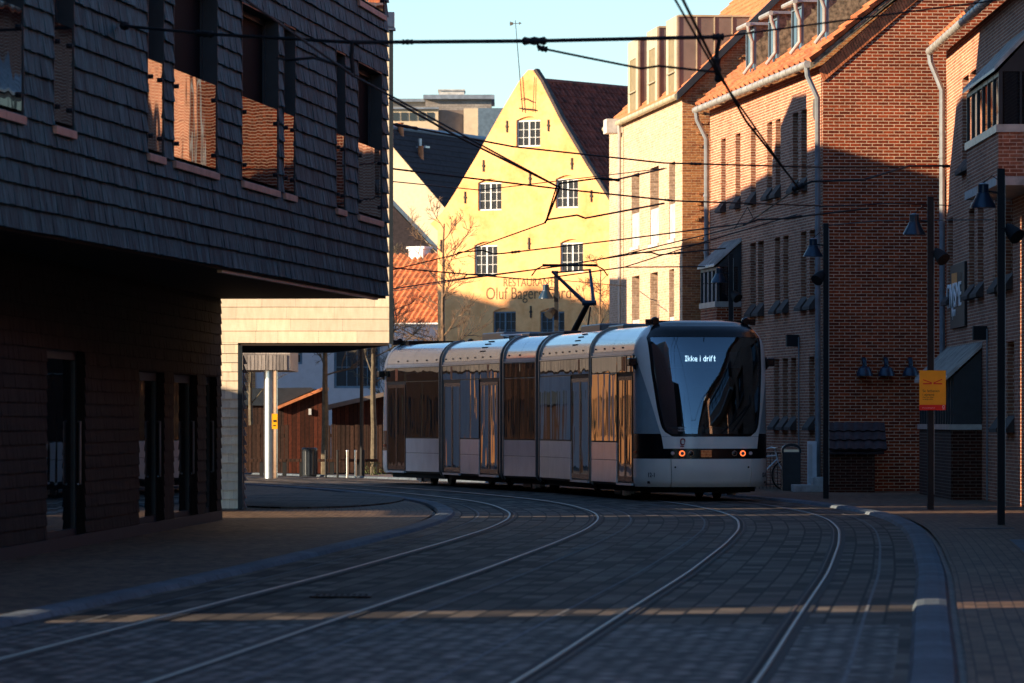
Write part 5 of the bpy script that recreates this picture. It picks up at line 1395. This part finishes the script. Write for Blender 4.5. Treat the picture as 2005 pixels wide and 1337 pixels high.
wire('dark wire from the shingled wall to the left end of the thick tube', [N1.w(N1.u(228), -.05, N1.z(228, 50)), PT(400, 66, 59), PT(690, 83, Yn)], .018, fittings=[(1.0, .3, .04), (.05, .15, .05)])
wire('wire from the right end of the thick tube towards the dark right edge', [PT(1410, 72, Yn), PT(1650, 40, 58), PT(2060, -14, 60)], .011)
wire('short bent hanger below the left end of the thick tube', [PT(690, 83, Yn), PT(688, 112, Yn), PT(692, 150, Yn)], .024, 'hanger')
wire('registration arm reaching left from the left hanger', [PT(541, 112, Yn+1), PT(560, 118, Yn+1), PT(615, 113, Yn), PT(663, 127, Yn), PT(692, 138, Yn)], .014, 'registration_arm')
wire('short hanger below the right end of the thick tube', [PT(1410, 72, Yn), PT(1403, 105, Yn), PT(1405, 140, Yn)], .024, 'hanger', [(1.9, .25, .04)])
wire('registration arm rising to the hook under the thick tube', [PT(1053, 82, Yn), PT(1053, 93, Yn), PT(1150, 113, Yn), PT(1256, 134, Yn), PT(1290, 129, Yn), PT(1402, 141, Yn)], .013, 'registration_arm', [(1.1, .1, .035)])
Y2 = 85.0
cR = [PT(1318, -8, 47), PT(1405, 145, Yn), PT(1562, 368, Y2), PT(1458, 441, 103), PT(1230, 496, 117), PT(1115, 519, 128.5), PT(905, 547, 142), PT(770, 570, 155)]
wire('contact wire of the tram track, dropping diagonally across the brick house to the pantograph', cR, .012)
wire('twisted messenger cable running diagonally beside the tram contact wire', [PT(1335, -5, 47), PT(1412, 150, Yn), PT(1460, 236, 66), PT(1562, 365, Y2)], .015)
cL = [PT(440, -30, 44), PT(692, 148, Yn), PT(1090, 364, Y2), PT(1068, 436, 101), PT(897, 497, 117), PT(700, 545, 130)]
wire('contact wire of the empty track, passing before the yellow gable', cL, .012)
wire('bent registration arm before the upper right window of the yellow house', [PT(1092, 366, Y2), PT(1096, 359, Y2), PT(1170, 349, Y2), PT(1205, 352, Y2), PT(1300, 330, 92)], .014, 'registration_arm', [(2.7, .3, .025)])
wire('thick registration arm crossing the gable shadow on the brick house', [PT(1562, 367, Y2), PT(1590, 355, Y2), PT(1690, 352, 88), PT(1780, 325, 96), PT(1858, 324, 112)], .018, 'registration_arm', [(0.05, .2, .05)])
wire('bent registration arm at the centre of the yellow gable', [PT(1066, 437, 101), PT(1070, 430, 101), PT(1130, 421, 101), PT(1146, 427, 101), PT(1300, 398, 106)], .018, 'registration_arm', [(3.2, .25, .02)])
wire('bent registration arm before the shaded slot windows of the brick house', [PT(1455, 440, 103), PT(1484, 430, 103), PT(1538, 428, 103), PT(1557, 425, 103), PT(1700, 408, 110)], .018, 'registration_arm', [(2.9, .3, .03)])
wire('lower bent registration arm before the lower left window of the yellow house', [PT(893, 500, 117), PT(897, 494, 117), PT(945, 490, 117), PT(966, 497, 117), PT(985, 496, 117), PT(1222, 468, 122), PT(1460, 437, 112)], .016, 'registration_arm', [(4.1, .4, .03)])
wire('long span wire from the portal building past the top of the yellow windows', [PT(766, 242, 101.2), PT(1005, 287, 106), PT(1300, 319, 112), PT(1600, 327, 118), PT(1868, 325, 122.5)], .017, fittings=[(.12, 1.0, .035), (.35, .5, .02), (2.2, .5, .03), (3.95, .4, .04)])
wire('second span wire from the portal building crossing below the upper windows', [PT(766, 330, 101.2), PT(1090, 369, 106), PT(1320, 393, 112), PT(1640, 404, 120)], .017, fittings=[(.12, .5, .02), (1.95, .5, .025)])
wire('thin wire dropping from the thick tube region down to the left contact wire', [PT(762, 192, 66), PT(890, 264, 74), PT(1090, 364, Y2)], .015)
wire('short drop wire joining two contact wire arms before the gable', [PT(1096, 366, Y2+.2), PT(1070, 432, 101)], .018)
wire('low wire running level across the yellow house to the pale brick building', [PT(766, 524, 117), PT(1045, 548, 128), PT(1222, 523, 125), PT(1380, 522, 123)], .015)
wire('lowest wire rising from the portal building to the pantograph', [PT(766, 566, 118), PT(905, 545, 128), PT(1060, 526, 128.5), PT(1222, 500, 130), PT(1390, 474, 127)], .015)
wire('bent registration arm beneath the lower left window of the yellow house', [PT(908, 543, 132), PT(915, 537, 132), PT(960, 537, 132), PT(972, 541, 132)], .018, 'registration_arm')
wire('short bent arm at the corner of the pale brick building', [PT(1224, 500, 122), PT(1232, 495, 122), PT(1275, 494, 122), PT(1290, 499, 122), PT(1420, 486, 124)], .018, 'registration_arm', [(3.3, .4, .03)])
wire('small hanging wire V before the shaded slot windows', [PT(1438, 448, 103), PT(1464, 405, 103), PT(1478, 435, 103)], .008, 'hanger')

wire('fine wire crossing the pale brick building and the brick house at window height', [PT(1222, 523, 125), PT(1390, 470, 130), PT(1560, 420, 128)], .013)
wire('fine wire in front of the upper left window of the yellow house', [PT(766, 355, 101.2), PT(940, 372, 118), PT(1305, 329, 130)], .011)
wire('wire stay slanting from the pantograph lamp post to the pale brick building', [PT(1092, 548, 150), PT(1225, 560, 158)], .012)
wire('faint wire below the span wires before the brick gable', [PT(1605, 405, 118), PT(1740, 398, 116), PT(1862, 402, 122)], .012)
wire('slack wire between the brick gable and the dark house with the oriel', [PT(1610, 442, 118), PT(1720, 432, 112), PT(1945, 430, 100)], .012)
# ------------------------------------------------------------------ unseen buildings added outside the frame to shade and shape the light
ALPHA = R(21); ELEV = R(14.5)
sunv = Vector((-math.cos(ALPHA)*math.cos(ELEV), -math.sin(ALPHA)*math.cos(ELEV), math.sin(ELEV)))
def block(label, pts, z, mat='brick_street', roof='zinc', name='shade_block', prof=None):
    t = thing(name, label, 'building', (pts[0][0], pts[0][1], 0))
    m = MB(); p = [(a-pts[0][0], b-pts[0][1]) for a, b in pts]; m.prism(p, 0, z, axis='z'); m.build('wall', mat, t)
    m = MB(); cx_ = sum(a for a, b in p)/len(p); cy_ = sum(b for a, b in p)/len(p); p2 = [(cx_+(a-cx_)*1.0, cy_+(b-cy_)*1.0) for a, b in p]
    m.prism(p2, z+.001, z+.15, axis='z'); m.build('roof', roof, t)
    return t
XC = -9.1
# unseen terrace added here; its roof line draws the shadow on the brick houses
t = thing('shade_terrace', 'unseen terrace behind the portal building, shaped to shade the brick houses', 'building', (XC, 106.55, 0))
W_ = 5.0
prof_ = [(0, 0)] + [(a-106.55, b) for a, b in ((106.55, 13.9), (113.5, 13.45), (113.9, 12.3), (115.9, 11.3), (117, 11.2), (118.5, 12.4), (124.3, 12.2), (124.4, 13.5), (126.6, 13.5), (129.1, 12.7), (129.2, 11.9), (133, 11.6), (140, 11.1), (141.5, 11.0))] + [(141.5-106.55, 0)]
m = MB(); m.prism(prof_, -W_, 0, axis='x'); m.build('wall', 'shingle_brown', t)
block('unseen tall block added behind the portal building to shade the oriel house', [(XC-5, 101), (XC, 101), (XC, 106.7), (XC-5, 106.7)], 15.0, 'shingle_brown')  # unseen caster added to shade the house with the oriel
# unseen low block added beyond the side street to shade the portal pier
SIDE_H = 5.2
block('unseen low block added across the side street to shade the portal pier', [(-24, 95.3), (-16.5, 95.3), (-16.5, 102), (-24, 102)], SIDE_H, 'brick_street')
# unseen block added next to the shingled building, leaving a thin slot of light
block('unseen block added beside the shingled building to leave a thin slot of sun', [(-24, 22), (-8.0, 22), (-8.0, 43.75), (-9.2, 43.35), (-24, 36.9)], 14.5, 'brick_street')
t = thing('sun_screen', 'unseen slotted screen added over the side street to shape the sun', 'building', (-9.7, 92.2, 0))  # unseen thin slab with openings, added to shape the sun on the street
m = MB(); m.box(0, .6, 0, 5.7, 5.2, 15); m.box(0, .6, 1.5, 5.7, 2.1, 5.199); m.box(0, .6, 0, 1.499, 2.1, 4.3); m.box(0, .6, 5.701, 7.2, 10.6, 15); m.build('wall', 'shingle_brown', t)
m = MB(); m.box(.1, .4, 5.3, 5.6, 0, 2.099); m.build('post', 'zinc', t)
# unseen houses added left of the frame for the tram sides to reflect
rr = random.Random(12)
for i, (x0, wd_, h, mt) in enumerate(((-28.2, 5, 8.5, 'brick_dim'), (-33.4, 5, 9.5, 'plaster_yellow'), (-41, 7.4, 9.5, 'timber_dark'), (-48, 6.9, 7, 'brick_dim'), (-56, 7.9, 9, 'brick_dim'))):
    t = thing('reflected_house', ['dark brick', 'yellow', 'dark timber', 'low dark brick', 'tall dark brick'][i] + ' house added out of view for the tram sides to reflect', 'building', (x0, 206, 0), R(8))
    hs_ = [rect(wd_*(k+.5)/3-.45, wd_*(k+.5)/3+.45, z, z+1.5) for k in range(3) for z in ([1.0, 3.8, 6.5] if h > 8.2 else [1.0, 3.8])]
    m = MB(); m.wall(rect(0, wd_, 0, h), hs_, 0, .2); m.quad((wd_, 0, 0), (wd_, 9, 0), (wd_, 9, h), (wd_, 0, h)); m.quad((0, 9, 0), (0, 0, 0), (0, 0, h), (0, 9, h)); m.build('wall', mt, t)
    m = MB()
    for q_ in hs_: m.box(q_[0][0], q_[1][0], .15, .18, q_[0][1], q_[2][1])
    m.build('window_panes', 'win_glass_far', t)
    m = MB(); m.prism([(-.3, h), (4.5, h+4), (9.3, h)], 0, wd_, axis='x'); m.build('roof', 'tile_red', t)
block('unseen slab added west of the square to shade the foot of the yellow house', [(-47, 212), (-44, 212), (-44, 225.2), (-47, 225.2)], 19.6, 'plaster_cream')  # unseen caster, sized for the shadow on the yellow gable
block('unseen grey block added west of the square to shade the lilac building', [(-50, 168), (-44, 168), (-44, 192), (-50, 192)], 19, 'plaster_grey')  # unseen caster added so the lilac wall stays in shade
block('unseen block added left of the square to shade the yellow house', [(-60, 225.4), (-44, 225.4), (-44, 231.5), (-60, 231.5)], 18.5, 'plaster_cream')  # unseen caster for the left part of the yellow gable's shadow

# ------------------------------------------------------------------ camera, light, sky
cam = bpy.data.cameras.new('camera'); co = bpy.data.objects.new('camera', cam); COL.objects.link(co)
co.location = (0, 0, HC); co.rotation_euler = (R(90), 0, 0)
cam.lens = 200; cam.sensor_width = 36; cam.sensor_fit = 'HORIZONTAL'; cam.clip_end = 3000; cam.clip_start = .5
cam.shift_y = (HY - 668.5) / 2005.0
cam.dof.use_dof = True; cam.dof.focus_distance = 116; cam.dof.aperture_fstop = 5.6
scene.camera = co
sun = bpy.data.lights.new('sun', 'SUN'); so = bpy.data.objects.new('sun', sun); COL.objects.link(so)
sun.energy = 4.7; sun.angle = R(.53); sun.color = (1, .76, .50)
so.rotation_euler = sunv.to_track_quat('Z', 'Y').to_euler()
wd = bpy.data.worlds.new('World'); scene.world = wd; wd.use_nodes = True
nt = wd.node_tree; nt.nodes.clear()
out = nt.nodes.new('ShaderNodeOutputWorld'); bg = nt.nodes.new('ShaderNodeBackground'); sky = nt.nodes.new('ShaderNodeTexSky')
sky.sky_type = 'NISHITA'; sky.sun_disc = False; sky.sun_elevation = ELEV
# Blender: sun_rotation 0 = +Y, clockwise towards +X
sky.sun_rotation = math.atan2(sunv.x, sunv.y) % (2*math.pi)
sky.air_density = 1.0; sky.dust_density = 0; sky.ozone_density = 4
bg.inputs['Strength'].default_value = .09
nt.links.new(sky.outputs[0], bg.inputs[0]); nt.links.new(bg.outputs[0], out.inputs[0])
scene.view_settings.view_transform = 'Standard'; scene.view_settings.look = 'None'; scene.view_settings.gamma = 1
scene.view_settings.exposure = 1.5
scene.cycles.max_bounces = 6; scene.cycles.diffuse_bounces = 4; scene.cycles.glossy_bounces = 4; scene.cycles.transparent_max_bounces = 8
scene.cycles.sample_clamp_indirect = 4; scene.cycles.caustics_reflective = False; scene.cycles.caustics_refractive = False
scene.cycles.use_denoising = True
